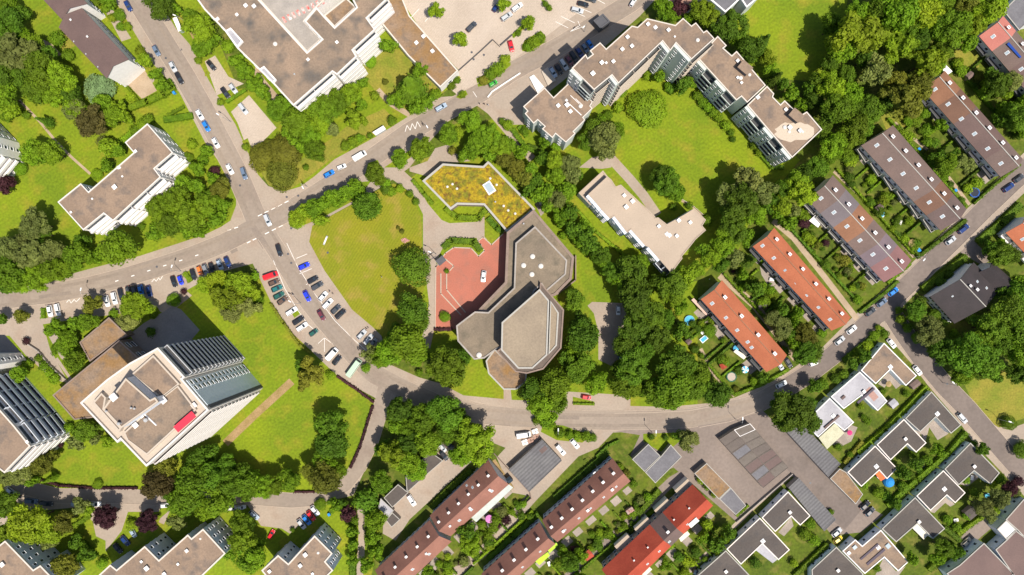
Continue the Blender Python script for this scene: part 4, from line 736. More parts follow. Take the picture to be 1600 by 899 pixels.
def grow():
    fl = [(it[2], ci, ii) for ci, (ph, its) in enumerate(PLANTS) for ii, it in enumerate(its)]
    ok = set()
    for sel in (lambda f: f in ('', 'a', 'm'), lambda f: f == 's', lambda f: f in 'cr' and f):
        q = sorted([x for x in fl if sel(form_of(PLANTS[x[1]][1][x[2]]))], reverse=True); ok |= {(x[1], x[2]) for x in q[:290]}
    rest = {'': MB(), 's': MB()}; tones = list(TONE)
    for ci, (ph, its) in enumerate(PLANTS):
        keep = sorted([it for ii, it in enumerate(its) if (ci, ii) in ok], key=lambda q: q[0])
        for i, it in enumerate(keep):
            px, py, r, k, hh = it; kind = {'c': 'conifer', 's': 'shrub', 'r': 'clipped round tree'}.get(form_of(it), 'tree')
            lb = '%s %s %s %s%s' % (size_word(r), TONE[k[0]][1], kind, ph, ordinal(i, len(keep)))
            if words(lb) > 16: lb = '%s %s %s%s' % (TONE[k[0]][1], kind, ph, ordinal(i, len(keep)))
            if words(lb) > 16: lb = '%s %s%s' % (kind, ph, ordinal(i, len(keep)))
            tree(px, py, r, k, lb, 'plants '+ph, hh)
        for ii, it in enumerate(its):
            if (ci, ii) in ok: continue
            px, py, r, k, hh = it; sh = form_of(it) == 's'; m = rest['s' if sh else '']; R = r*S; h = hh or (1.5*R+.3 if sh else 2.0*R+2.5); ch = h if sh else h*.85; cz = h-ch/2 if not sh else h*.48
            p = W(px, py, cz); src = rnd.choice(SHRUB) if sh else rnd.choice(SMALL); kk = len(m.v); sx = R; ca = rnd.uniform(0, 6.28); c_, s_ = math.cos(ca)*sx, math.sin(ca)*sx
            m.v += [(p.x+v.co.x*c_-v.co.y*s_, p.y+v.co.x*s_+v.co.y*c_, max(0, cz+v.co.z*ch/2)) for v in src.vertices]
            m.f += [tuple(kk+i for i in f.vertices) for f in src.polygons]; m.m += [tones.index(k[0])]*len(src.polygons)
    ml = [TONE[t][0] for t in tones]
    tag(rest[''].build('undergrowth', ml), 'small understorey trees filling gaps between the larger crowns', 'undergrowth', kind='stuff')
    tag(rest['s'].build('ground_shrubs', ml), 'smallest low shrubs scattered through gardens and beds', 'ground shrubs', kind='stuff')
PC = plant_cluster
PC('in the wood at the top-left corner', [(14,38,26,'d'),(10,10,22,'b'),(36,22,14,'d'),(24,84,34,'ga'),(8,118,26,'d'),(6,150,24,'b'),(68,112,32,'b'),(98,122,28,'b'),(58,142,24,'b'),(86,150,22,'bm'),(40,120,22,'d'),(52,72,20,'b'),(6,66,20,'d'),(112,148,18,'d'),(30,52,18,'b'),(20,172,14,'y'),(75,88,18,'d'),(118,170,18,'b')])
PC('around the dark brown tree above the stepped apartment block', [(146,191,29,'nm'),(118,172,18,'g'),(178,184,19,'b'),(164,160,14,'b'),(186,168,12,'y'),(172,228,15,'y'),(186,236,12,'b'),(196,184,12,'y'),(160,222,9,'g'),(212,204,9,'bs'),(222,195,9,'bs'),(232,188,10,'bs')])
PC('by the long mauve-roofed house', [(156,140,24,'sr',4.5),(90,61,12,'bs'),(107,87,10,'bs'),(66,188,10,'dc'),(12,183,9,'bs'),(27,172,8,'ys'),(42,180,7,'bs'),(88,116,9,'b'),(78,198,6,'ys'),(194,163,6,'ds'),(205,152,8,'ys')])
PC('in the beds beside the upper street', [(187,24,10,'br'),(189,42,7,'bs'),(200,42,7,'bs'),(171,5,12,'b'),(176,28,7,'ys'),(229,95,13,'y'),(219,80,8,'ys'),(245,118,11,'b'),(253,134,11,'b'),(262,134,8,'bs'),(148,4,9,'b'),(165,14,7,'bs')])
PC('along the upper street by the school', [(250,10,26,'d'),(268,14,15,'b'),(312,44,29,'b'),(302,30,18,'b'),(318,74,18,'b'),(310,95,6,'ys'),(328,62,16,'b'),(357,73,11,'bs'),(371,97,13,'bm'),(384,112,14,'bm'),(398,128,14,'bm'),(412,146,14,'bm'),(345,160,6,'ys'),(384,230,6,'ys')])
PC('on the lawn left of the stepped block', [(55,240,23,'b'),(78,238,24,'b'),(32,264,11,'br'),(5,291,14,'p'),(16,284,10,'p'),(152,273,9,'br'),(170,260,12,'b'),(57,351,28,'gm'),(62,366,20,'d')])
PC('around the stepped block above the main street', [(294,247,9,'br'),(311,265,12,'b'),(300,226,9,'y'),(325,236,10,'b'),(318,250,9,'b'),(250,328,25,'bm'),(278,312,26,'bm'),(300,336,26,'b'),(268,350,24,'b'),(324,318,23,'bm'),(242,364,15,'b'),(344,296,17,'o'),(352,286,12,'o'),(336,344,16,'b'),(288,288,15,'b'),(310,292,15,'bm'),(300,360,14,'b'),(222,354,6,'bs'),(336,268,9,'p'),(350,322,12,'b'),(318,360,10,'b'),(332,280,10,'b')])
PC('in the wood below the lower-left lawn', [(187,388,35,'b'),(123,401,26,'b'),(55,398,27,'ga'),(16,425,30,'b'),(27,442,22,'bm'),(60,436,22,'b'),(88,423,24,'b'),(14,392,26,'g'),(104,420,17,'b'),(84,392,20,'g'),(40,424,22,'bm'),(8,448,14,'d'),(132,378,13,'d'),(150,404,12,'b'),(38,378,18,'g'),(72,412,16,'b')])
PC('in the grove above the street junction', [(411,247,23,'or',7),(445,239,27,'or',8),(441,272,26,'or',8),(425,232,15,'or'),(493,236,20,'b'),(438,171,22,'b'),(464,192,26,'b'),(485,210,20,'b'),(507,173,27,'bm'),(530,160,24,'bm'),(550,147,20,'b'),(498,196,20,'b'),(555,187,18,'ya'),(520,203,13,'ga'),(480,180,20,'bm'),(566,165,10,'b'),(472,222,16,'b'),(455,205,16,'b'),(478,262,5,'bs'),(460,168,14,'bm')])
PC('below the white louvred school front', [(606,74,14,'b'),(579,97,10,'br'),(641,134,32,'bc',17),(622,158,14,'b'),(650,168,14,'b'),(668,158,12,'b'),(680,148,9,'b'),(613,189,8,'bs'),(552,221,9,'bs'),(562,216,7,'bs'),(578,212,5,'bs'),(540,228,8,'ys'),(658,110,12,'b'),(602,128,5,'os'),(586,150,8,'ys'),(567,132,10,'b')])
PC('in the paved car park and its islands', [(683,18,12,'y'),(721,62,12,'y'),(787,6,11,'y'),(826,38,11,'y'),(789,94,9,'y'),(778,108,11,'bs'),(766,116,10,'bs'),(756,126,8,'os'),(844,60,9,'bs'),(834,68,11,'bs'),(825,74,8,'bs'),(810,52,5,'bs'),(852,6,5,'bs'),(858,13,5,'bs'),(706,135,7,'bs'),(714,126,6,'bs'),(722,148,6,'ys')])
PC('in the street planting south of the school', [(466,342,18,'ym'),(478,330,14,'y'),(491,327,17,'b'),(507,319,16,'b'),(523,309,15,'b'),(541,303,15,'b'),(558,296,15,'b'),(500,345,13,'y'),(575,324,26,'d'),(560,310,14,'b'),(588,273,19,'b'),(625,249,17,'b'),(659,233,22,'b'),(604,296,9,'ds'),(612,300,8,'bs')])
PC('between the street and the moss-roofed hall', [(700,211,19,'b'),(734,188,21,'b'),(762,213,24,'bm'),(780,229,22,'bm'),(746,226,20,'b'),(733,240,14,'b'),(706,236,7,'os'),(722,246,8,'b'),(767,244,14,'b'),(716,208,9,'ys'),(794,196,9,'b'),(785,190,6,'bs')])
PC('beside the footpath right of the moss-roofed hall', [(790,250,17,'o'),(805,263,17,'o'),(818,280,15,'o'),(829,268,14,'b'),(811,240,14,'b'),(798,226,12,'b'),(866,252,19,'y'),(868,276,18,'b'),(848,250,12,'d'),(890,256,18,'g'),(893,276,16,'ga'),(826,298,12,'d'),(841,306,15,'b'),(856,298,15,'b'),(870,312,17,'g'),(888,300,16,'b'),(838,284,13,'d'),(855,322,13,'b'),(874,334,12,'b'),(902,276,10,'d')])
PC('on the strip between church and pale block', [(891,334,14,'d'),(875,348,10,'b'),(894,356,14,'d'),(910,352,10,'b'),(912,367,15,'d'),(904,379,10,'b'),(925,382,16,'dm'),(939,400,18,'dm'),(928,400,10,'b'),(958,426,19,'dm'),(946,420,12,'b'),(880,368,7,'bs'),(915,392,8,'b'),(972,440,16,'b')])
PC('round the church garden and drive', [(896,469,19,'d'),(910,524,31,'d'),(905,505,20,'d'),(906,573,26,'d'),(932,598,21,'b'),(867,600,30,'b'),(846,632,28,'bm'),(834,610,24,'d'),(871,626,20,'b'),(855,652,16,'b'),(885,585,20,'d'),(898,548,18,'b'),(882,560,15,'d'),(697,574,37,'bm'),(722,558,17,'d'),(695,495,9,'br',2.2),(655,582,6,'bs'),(698,424,4,'bs')])
PC('right of the round yellow lawn', [(645,418,31,'dr',11),(645,484,27,'d'),(655,503,20,'d'),(638,536,34,'b'),(612,548,26,'b'),(594,560,17,'b'),(655,555,22,'bm'),(618,520,15,'d'),(578,552,14,'g'),(572,575,8,'bs'),(603,288,9,'bs'),(625,295,7,'bs'),(640,303,6,'bs'),(650,315,6,'bs'),(628,362,4,'os'),(622,356,3,'os')])
PC('between the curved street and the brown row', [(696,645,32,'d'),(744,688,37,'bm'),(662,655,26,'b'),(626,640,24,'d'),(615,712,25,'ya'),(637,722,24,'b'),(597,752,22,'bm'),(573,782,21,'ds'),(587,812,18,'b'),(668,690,26,'b'),(650,735,20,'b'),(642,690,22,'d'),(700,672,22,'b'),(718,712,20,'b'),(640,668,18,'b'),(598,700,14,'d'),(580,838,13,'b'),(588,862,13,'b'),(574,880,12,'b'),(620,660,16,'b'),(720,650,14,'d')])
PC('on the tower lawn by the curved parking', [(485,586,25,'oa'),(474,572,14,'d'),(517,587,8,'bs'),(356,462,28,'ya'),(340,442,22,'y'),(374,446,24,'y'),(392,458,16,'y'),(389,479,20,'ga'),(362,486,20,'g'),(322,445,16,'y'),(402,472,12,'b'),(398,432,8,'bs'),(272,469,11,'br',3),(240,491,7,'bs'),(287,456,5,'ps'),(236,519,8,'ds')])
PC('in the belt of trees below the tower lawn', [(519,664,27,'d'),(520,692,30,'d'),(507,722,22,'bm'),(508,746,28,'o'),(490,740,20,'o'),(530,735,16,'b'),(453,748,21,'b'),(432,758,18,'b'),(413,760,22,'bm'),(392,768,18,'b'),(370,755,32,'bm'),(343,778,30,'b'),(334,742,28,'d'),(304,750,32,'b'),(292,782,30,'b'),(322,795,20,'b'),(310,720,22,'d'),(380,738,18,'d'),(400,745,14,'b'),(248,756,30,'nm'),(260,728,20,'o'),(280,815,14,'g'),(356,725,18,'d'),(330,705,14,'d'),(270,770,14,'d')])
PC('round the lower-left car park', [(232,814,21,'pm'),(168,806,23,'pm'),(50,815,40,'ym'),(20,830,26,'y'),(82,828,24,'y'),(100,816,21,'o'),(80,845,14,'g'),(102,888,25,'o'),(11,784,20,'d'),(126,790,14,'g'),(140,796,10,'y'),(206,820,9,'y'),(120,845,12,'d'),(135,865,13,'d'),(160,880,9,'b'),(5,800,13,'b')])
PC('between the two lower-left blocks', [(381,842,27,'ym'),(392,872,27,'b'),(377,816,20,'b'),(360,862,13,'b'),(390,826,13,'d'),(405,850,12,'b'),(544,800,13,'pm'),(523,788,12,'b'),(501,788,10,'br'),(535,788,10,'d'),(550,830,10,'b'),(552,850,10,'b'),(550,872,10,'b'),(553,815,8,'b'),(457,828,4,'bs')])
PC('along the forecourts left of the tower', [(36,494,11,'o'),(5,497,11,'d'),(147,474,15,'o'),(211,478,25,'ym'),(201,502,19,'g'),(228,480,14,'y'),(91,513,15,'b'),(107,531,19,'bm'),(96,543,17,'b'),(118,565,19,'b'),(141,502,17,'b'),(121,506,13,'b'),(32,583,14,'b'),(44,570,9,'b'),(61,560,7,'bs'),(69,572,8,'bs'),(78,582,8,'bs'),(86,592,9,'bs'),(41,533,6,'ps'),(105,512,9,'ds'),(112,548,12,'b'),(178,490,8,'bs')])
PC('at the foot of the left-hand towers', [(134,672,21,'d'),(158,665,16,'dc'),(120,690,14,'g'),(152,684,11,'g'),(170,690,10,'ya'),(67,725,20,'o'),(85,712,10,'o'),(34,740,19,'g'),(12,745,17,'g'),(75,750,9,'bc'),(95,695,5,'ps'),(153,757,8,'br'),(108,668,8,'bs'),(52,752,10,'b')])
PC('inside the curve of the stepped block', [(1012,170,31,'br',5.5),(1066,134,14,'d'),(1048,138,9,'d'),(1030,122,11,'b'),(1012,118,9,'b'),(1045,136,8,'b'),(972,145,8,'b'),(966,168,9,'b'),(950,180,8,'b'),(1078,130,10,'b'),(1090,150,8,'b'),(1098,160,8,'b'),(1106,168,8,'b'),(1114,176,8,'b'),(1122,184,8,'b'),(1134,196,8,'b'),(1142,207,6,'b'),(1178,228,7,'b'),(1186,238,7,'b'),(1145,218,5,'ds')])
PC('below the sawtooth street wing', [(944,218,28,'g'),(930,202,20,'d'),(962,205,16,'b'),(915,222,16,'d'),(868,204,8,'b'),(832,196,8,'b'),(850,225,10,'b'),(868,232,9,'b'),(948,238,14,'g'),(938,190,10,'b'),(820,205,7,'bs')])
PC('behind the stepped block at the top edge', [(1101,20,25,'ym'),(1118,12,14,'b'),(1140,42,30,'dm'),(1061,12,14,'p'),(1038,16,18,'b'),(1050,28,11,'b'),(1075,30,10,'b'),(1174,78,24,'d'),(1198,92,16,'y'),(1195,62,13,'dc'),(1186,88,12,'b'),(1214,120,13,'dc'),(1235,148,14,'b'),(1251,163,10,'b'),(1205,110,12,'b'),(1155,66,13,'b'),(1222,132,11,'d'),(1010,52,6,'bs')])
PC('in the park wood at the upper right', [(1336,55,44,'ya'),(1314,74,28,'b'),(1300,42,22,'b'),(1372,12,26,'d'),(1402,18,36,'b'),(1440,22,30,'y'),(1435,64,22,'d'),(1418,48,22,'b'),(1486,46,36,'bm'),(1470,75,22,'bm'),(1541,16,28,'b'),(1524,38,20,'y'),(1402,74,30,'ya'),(1368,114,28,'ga'),(1352,92,20,'d'),(1446,98,28,'ya'),(1411,158,34,'oa'),(1398,130,20,'o'),(1436,130,22,'o'),(1509,8,22,'o'),(1468,6,22,'b'),(1340,18,20,'b'),(1460,104,16,'b'),(1380,160,24,'d'),(1350,30,20,'b'),(1384,44,20,'b'),(1512,70,14,'b')])
PC('at the right edge of the big top lawn', [(1296,134,26,'b'),(1280,128,18,'d'),(1306,172,30,'b'),(1355,172,27,'dm'),(1332,206,28,'b'),(1302,226,24,'b'),(1284,200,20,'d'),(1330,150,22,'b'),(1272,158,16,'d'),(1266,142,13,'d'),(1290,246,16,'b'),(1275,262,20,'d'),(1320,240,16,'b'),(1350,200,16,'d'),(1296,100,18,'d'),(1320,120,18,'d')])
PC('in the gardens at the far upper right', [(1557,132,24,'dm'),(1579,128,17,'g'),(1540,140,13,'b'),(1568,168,13,'b'),(1586,186,24,'d'),(1598,160,12,'b'),(1562,190,13,'d'),(1545,118,13,'d'),(1504,256,18,'ga'),(1478,258,20,'b'),(1464,250,14,'d'),(1490,245,12,'d'),(1445,178,8,'b'),(1430,190,9,'bs'),(1468,196,10,'b'),(1448,205,9,'b'),(1460,225,9,'d'),(1570,150,10,'y'),(1600,205,12,'b'),(1590,210,9,'d')])
PC('in the big clump beside the pale block', [(1043,286,27,'dm'),(1055,300,17,'b'),(1032,272,18,'d'),(1157,318,36,'dm'),(1168,284,26,'ga'),(1136,302,24,'ga'),(1186,300,25,'ga'),(1175,335,22,'b'),(1140,338,20,'d'),(1198,320,15,'d'),(1128,376,22,'b'),(1145,358,24,'dm'),(1108,404,18,'b'),(1125,412,16,'d'),(1088,421,16,'y'),(1149,404,15,'ga'),(1132,392,15,'b'),(1160,372,15,'b'),(1016,350,6,'bs'),(1052,324,6,'bs'),(1077,322,6,'bs'),(1101,392,13,'b'),(1068,432,14,'y'),(1058,420,8,'bs'),(1105,345,9,'d')])
PC('between the big clump and the row gardens', [(1240,286,22,'b'),(1249,304,25,'ya'),(1221,321,18,'y'),(1222,296,17,'d'),(1210,310,14,'d'),(1256,272,18,'d'),(1232,351,14,'b'),(1222,344,10,'b'),(1192,405,8,'b'),(1173,407,14,'dc'),(1179,452,14,'d'),(1160,430,10,'b'),(1262,298,12,'y'),(1212,332,12,'b'),(1236,330,12,'g'),(1190,345,9,'b')])
PC('in the wood between church drive and orange row', [(987,428,29,'d'),(1000,410,16,'b'),(972,422,16,'d'),(1047,446,27,'d'),(1074,434,15,'y'),(992,464,32,'d'),(1030,440,18,'d'),(1048,462,20,'b'),(995,502,34,'dm'),(1022,492,24,'d'),(1024,528,28,'dm'),(989,573,33,'dm'),(975,604,26,'b'),(1056,568,34,'dm'),(1051,604,34,'b'),(1026,612,28,'bm'),(1078,604,26,'d'),(1088,584,22,'b'),(1120,616,24,'d'),(1064,520,15,'d'),(975,540,22,'d'),(1010,545,22,'d'),(966,575,16,'d'),(1040,498,16,'d'),(1046,630,14,'b'),(1000,610,12,'d'),(1062,478,13,'b'),(1100,606,18,'d')])
PC('in the trampoline gardens', [(1109,517,11,'br',3),(1090,512,6,'ds'),(1082,506,6,'ds'),(1084,545,6,'ds'),(1112,500,6,'ys'),(1096,505,6,'ys'),(1096,556,5,'bs'),(1130,532,5,'bs'),(1190,588,10,'d'),(1178,596,7,'b'),(1150,608,5,'os'),(1096,480,6,'bs')])
PC('between the two orange-roofed rows', [(1208,500,16,'g'),(1221,515,19,'g'),(1258,522,20,'o'),(1255,551,22,'d'),(1221,483,12,'d'),(1270,545,18,'d'),(1240,535,14,'b'),(1238,505,12,'b'),(1246,488,10,'b'),(1196,470,8,'b'),(1205,455,8,'b'),(1190,448,10,'b'),(1235,525,12,'d'),(1284,520,8,'bs'),(1225,550,9,'d'),(1272,560,9,'d')])
PC('by the bungalows below the curved street', [(1238,642,36,'dm'),(1226,654,24,'d'),(1258,658,24,'d'),(1220,632,20,'d'),(1255,632,20,'d'),(1272,605,12,'d'),(1285,600,9,'b'),(1340,552,8,'b'),(1350,556,11,'d'),(1330,568,10,'d'),(1366,524,8,'b'),(1382,522,7,'b'),(1372,512,5,'ys'),(1318,585,8,'d'),(1305,592,8,'d'),(1355,540,8,'ys')])
PC('round the near-black roofed house', [(1429,485,18,'d'),(1452,518,26,'gm'),(1432,528,9,'br'),(1408,499,9,'b'),(1461,491,9,'d'),(1520,501,13,'d'),(1514,492,9,'b'),(1418,512,8,'b'),(1440,470,8,'d'),(1404,485,6,'bs'),(1475,505,6,'ds'),(1490,522,8,'b'),(1560,398,20,'d'),(1545,390,12,'d'),(1578,398,16,'d'),(1560,382,10,'b'),(1590,440,13,'b'),(1470,442,9,'d'),(1482,430,8,'d')])
PC('in the dark wood below the near-black roof', [(1509,552,40,'dm'),(1480,552,28,'d'),(1501,587,18,'b'),(1541,563,28,'d'),(1547,514,30,'dm'),(1573,486,32,'dm'),(1588,512,30,'b'),(1588,456,22,'d'),(1592,547,28,'b'),(1590,584,20,'d'),(1525,535,24,'b'),(1565,535,22,'d'),(1460,545,16,'d'),(1576,661,12,'br'),(1530,580,16,'d'),(1555,590,10,'d'),(1565,455,14,'d'),(1598,480,20,'d')])
PC('near the turning circle at the right', [(1597,703,15,'dr',5),(1535,702,10,'d'),(1522,694,6,'b'),(1576,762,16,'pm'),(1590,752,9,'p'),(1558,779,20,'ga'),(1534,791,18,'g'),(1545,805,11,'g'),(1553,800,8,'y'),(1510,806,7,'bs'),(1562,748,9,'b'),(1550,756,7,'ys'),(1586,770,9,'g')])
PC('in the bungalow gardens at lower right', [(1463,702,11,'b'),(1432,725,12,'d'),(1408,738,12,'d'),(1428,710,8,'b'),(1448,718,9,'b'),(1422,742,8,'d'),(1474,856,17,'d'),(1490,862,12,'d'),(1462,872,12,'b'),(1385,775,9,'d'),(1372,770,9,'b'),(1398,786,10,'d'),(1350,758,7,'b'),(1522,770,9,'b'),(1508,750,7,'b'),(1480,812,8,'b'),(1494,824,8,'b'),(1355,658,6,'bs'),(1349,652,5,'bs'),(1380,612,5,'bs'),(1416,615,6,'bs'),(1345,635,5,'ys'),(1410,760,8,'b'),(1370,888,6,'bs'),(1258,835,9,'b'),(1272,845,9,'b'),(1266,818,8,'b'),(1215,868,8,'b'),(1180,880,9,'d'),(1240,880,7,'ys'),(1298,800,5,'bs'),(1310,698,6,'bs'),(1328,710,5,'bs'),(1424,872,10,'b')])
PC('by the garages below the big street', [(1074,688,20,'g'),(1066,680,13,'d'),(1018,683,5,'ds'),(1040,684,5,'ds'),(851,662,6,'bs'),(875,677,8,'b'),(890,680,7,'b'),(902,681,7,'b'),(916,682,9,'b'),(926,684,7,'b'),(838,658,7,'b'),(1095,750,7,'bs'),(1106,760,7,'bs'),(1116,772,6,'ys'),(1118,850,15,'d'),(1100,838,11,'b'),(1136,830,12,'d'),(1105,820,9,'ys'),(1125,868,9,'b'),(968,730,7,'b'),(978,740,7,'os'),(990,756,6,'bs'),(1012,776,7,'bs')])
PC('in the gardens of the brown rows', [(734,851,20,'bm'),(728,832,15,'d'),(742,838,12,'b'),(791,813,8,'p'),(778,822,6,'ps'),(800,800,6,'bs'),(752,820,7,'b'),(763,838,8,'b'),(750,802,6,'ys'),(778,800,7,'d'),(890,878,18,'d'),(905,868,12,'b'),(880,862,10,'b'),(668,890,10,'b'),(686,882,7,'b'),(700,870,6,'ys'),(935,842,8,'d'),(950,834,9,'b'),(925,835,6,'bs'),(975,822,7,'b'),(905,905,12,'b'),(1040,882,10,'b'),(1060,870,9,'d'),(1045,850,9,'b'),(830,808,7,'d'),(815,806,7,'d')])
# shrubs of the narrow row gardens
for k, (a, b, o, n, ph) in ROWS.items():
    a, b, o = Vector(a), Vector(b), Vector(o); its = []
    for i in range(n):
        for q in range(5 if k[:2] in ('r2','r3','r4','r5') else 4):
            u_ = (i+rnd.uniform(.12, .88))/n; p = a.lerp(b, u_)+o*rnd.uniform(.42, 1.0)
            if k == 'r6' and q > 1: continue
            its.append((p.x, p.y, rnd.choice((3.5, 4, 5, 6, 7, 8, 9)), rnd.choice(('bs', 'bs', 'ys', 'ds', 'ds', 'gs', 'os', 'ps' if rnd.random() < .3 else 'bs'))))
    PC(ph, its)
grow()
# hedges
def hedge(label, pts, wpx, h, tone='b', group='hedges'):
    r = random.Random(int(pts[0][0]*7+pts[0][1])); P = [W(*p) for p in pts]; w_ = wpx*S; mid = P[len(P)//2]
    t = thing('hedge', label, 'hedge', (mid.x, mid.y, 0), group); m = MB()
    for a, b in zip(P, P[1:]):
        e = b-a; L = e.length; an = math.atan2(e.y, e.x); c = (a+b)/2; m.box(c.x, c.y, 0, h*.86, L+w_*.5, w_*.8, an)
        d = e.normalized(); s = Vector((-d.y, d.x, 0)); n = int((L+w_*.6)*(w_+2*h)*5.5)
        for i in range(n):
            q = r.uniform(0, w_+2*h); al = r.uniform(-w_*.3, L+w_*.3); j = r.uniform(-.15, .2)
            if q < w_: p = a+d*al+s*(q-w_/2)+Vector((0, 0, h+j*.8)); nn_ = Vector((0, 0, 1))
            else: sd = 1 if q < w_+h else -1; p = a+d*al+s*sd*(w_/2+j)+Vector((0, 0, r.uniform(.05, h))); nn_ = s*sd
            quadleaf(m, p, nn_+rdir(r)*.8, r.uniform(.16, .34), r)
    m.build('foliage', TONE[tone][0], t); return t
HG = [('around the paved terrace of the long mauve-roofed house', [(202,138),(222,163)], 4, 1.5, 'b'),('curving between mauve-roofed house and the little side road', [(205,170),(232,160),(258,148),(272,138)], 11, 1.6, 'b'),('beside the entrance of the upper street, near the blue bin', [(266,128),(272,138)], 9, 1.6, 'b'),
 ('on the traffic island by the upper street', [(264,181),(288,168)], 5, 1.0, 'b'),('above the stepped block at the side road', [(260,188),(300,182)], 11, 1.2, 'b'),('leading to the stepped block from the side road', [(192,222),(215,204),(238,186)], 10, 1.5, 'b'),('behind the small school parking bays', [(356,160),(384,142)], 5, 1.2, 'b'),
 ('along the left street edge by the school lawn', [(546,232),(570,216)], 8, 1.2, 'b'),('between low hall and main street', [(642,174),(665,160),(686,146)], 12, 1.6, 'b'),('below the moss-roofed hall, curving', [(698,327),(714,340),(748,342),(758,330)], 9, 1.3, 'b'),('left of the moss-roofed hall, beside the path', [(646,283),(662,303),(676,318)], 6, 1.2, 'b'),
 ('along the top edge of the red plaza', [(694,386),(706,376),(740,378),(750,390)], 10, 1.2, 'd'),('right end of the plaza entrance bed', [(764,343),(776,356),(784,362)], 9, 1.2, 'd'),('reddish, at the lower edge of the red plaza', [(680,515),(706,515)], 5, 1.2, 'p'),('reddish, along the curved parking rim of the tower lawn', [(424,475),(444,505),(468,538),(486,552)], 4, 1.0, 'o'),
 ('reddish, along the rim of the lawn beside the white van', [(528,588),(560,610),(584,628)], 4, 1.0, 'p'),('reddish, down the side of the tower lawn', [(583,634),(574,662),(562,700),(548,730)], 4, 1.0, 'p'),('reddish, along the lower street of the tower lawn', [(46,744),(95,758),(150,762),(215,762)], 4, 1.0, 'p'),('reddish, at the lower tip of the tower lawn', [(460,768),(492,768)], 3, 1.0, 'p'),
 ('diagonal, in the lower-left car park', [(104,830),(142,806)], 7, 1.2, 'b'),('beside the dark car by the lower-left block', [(118,838),(150,868)], 11, 1.6, 'd'),('under the purple tree beside the footpath', [(553,806),(552,896)], 10, 1.6, 'b'),('right of the footpath beside the garages', [(578,800),(580,850)], 16, 2.0, 'b'),
 ('in the island between the lower street and the van yard', [(846,661),(866,664)], 8, 1.2, 'b'),('in front of the church drive, short and clipped', [(896,630),(928,631)], 3, .9, 'b'),('clipped, round the private lawn of the sawtooth wing', [(826,228),(850,235),(858,245)], 5, 1.4, 'd'),('clipped, left of the low wing below the ramp', [(802,205),(820,230),(842,240)], 8, 1.4, 'b'),('clipped, on the left lawn plot of the low wing', [(812,200),(822,212)], 8, 1.2, 'b'),
 ('curved, below the end wing of the stepped block', [(1185,240),(1204,262),(1222,262)], 6, 1.2, 'd'),('along the service side of the pale block', [(903,330),(930,362),(970,395),(1010,430)], 5, 1.4, 'b'),('round the end garden of the trampoline row', [(1107,570),(1146,616),(1190,600),(1228,578)], 5, 1.5, 'b'),('dark, between the two trampoline gardens', [(1106,569),(1145,535)], 4, 1.7, 'd'),('dark, beside the round blue pool', [(1077,520),(1106,496)], 4, 1.7, 'd'),
 ('at the street end of the patchwork row', [(1386,442),(1420,413)], 5, 1.3, 'b'),('dark, on the street side of the patchwork row gardens', [(1342,488),(1380,458),(1400,440)], 5, 1.4, 'd'),('dark, at the street end of the grey-brown row', [(1432,402),(1466,376),(1505,345)], 6, 1.6, 'd'),('dark, lining the garden with the thatched parasol', [(1396,362),(1434,400)], 5, 1.8, 'd'),
 ('along the garden with the trampoline near the top street', [(1520,318),(1548,292),(1590,258)], 4, 1.6, 'd'),('dark, across the street from the orange house', [(1528,376),(1560,350),(1590,322)], 12, 1.8, 'd'),('dark, above the near-black roofed house', [(1440,450),(1475,425),(1505,402)], 10, 1.8, 'd'),('round the corner garden of the brown L-shaped bungalow', [(1318,562),(1345,540),(1378,515)], 8, 1.5, 'd'),
 ('long and dark, between pale-terrace row and its upper neighbours', [(1340,705),(1380,672),(1444,606)], 9, 1.8, 'b'),('long and dark, between the middle bungalow rows', [(1385,788),(1430,748),(1480,706),(1506,676)], 8, 1.8, 'b'),('beside the lawn with the white chairs, lower right', [(1495,832),(1532,806)], 7, 1.6, 'b'),('between the bungalow with cream awning and the corner house', [(1450,888),(1488,850)], 9, 1.8, 'b'),('along the mauve house forecourt', [(1474,824),(1496,842)], 8, 1.6, 'd'),
 ('along the striped garage row garden', [(1318,722),(1345,690)], 6, 1.4, 'o'),('across the lawn of the bottom bungalow row', [(1240,898),(1290,850)], 8, 1.6, 'b'),('beside the slate-grey garage', [(1150,805),(1168,789)], 4, 1.2, 'b'),('thick, at the end of the brown row garden by the dark lane', [(998,800),(1028,766)], 9, 1.8, 'b'),('dark, along the lane of the red-roofed row', [(955,855),(1000,810)], 4, 1.5, 'd'),
 ('round the small yard beside the vans', [(932,712),(950,695),(966,688)], 4, 1.4, 'd'),('dark, behind the brown row beside the parking yard', [(676,790),(700,764),(735,735)], 9, 1.8, 'd'),('at the lower end of the glass lean-to garden', [(808,795),(826,775)], 3, 1.2, 'd'),('dark, between the lane and the long brown row', [(765,870),(800,838),(840,802)], 8, 1.6, 'd'),('dark, between the yard and the upper end of the long brown row', [(868,775),(910,738),(948,706)], 9, 1.6, 'd'),
 ('dark, behind the dark bungalows beside the narrow path', [(1120,868),(1180,812),(1232,766)], 6, 1.6, 'd'),('on the island at the top parking lot', [(802,56),(817,42)], 4, .9, 'b'),('on the left end of the parking strip', [(69,484),(69,496)], 7, .9, 'b'),('between parked cars beside the orange car', [(290,428),(298,438)], 9, .9, 'b'),('beside the slab terrace, small square', [(236,488),(243,494)], 9, .9, 'b')]
for lb, pts, wp, h, tn in HG: hedge('hedge '+lb, pts, wp, h, tn)
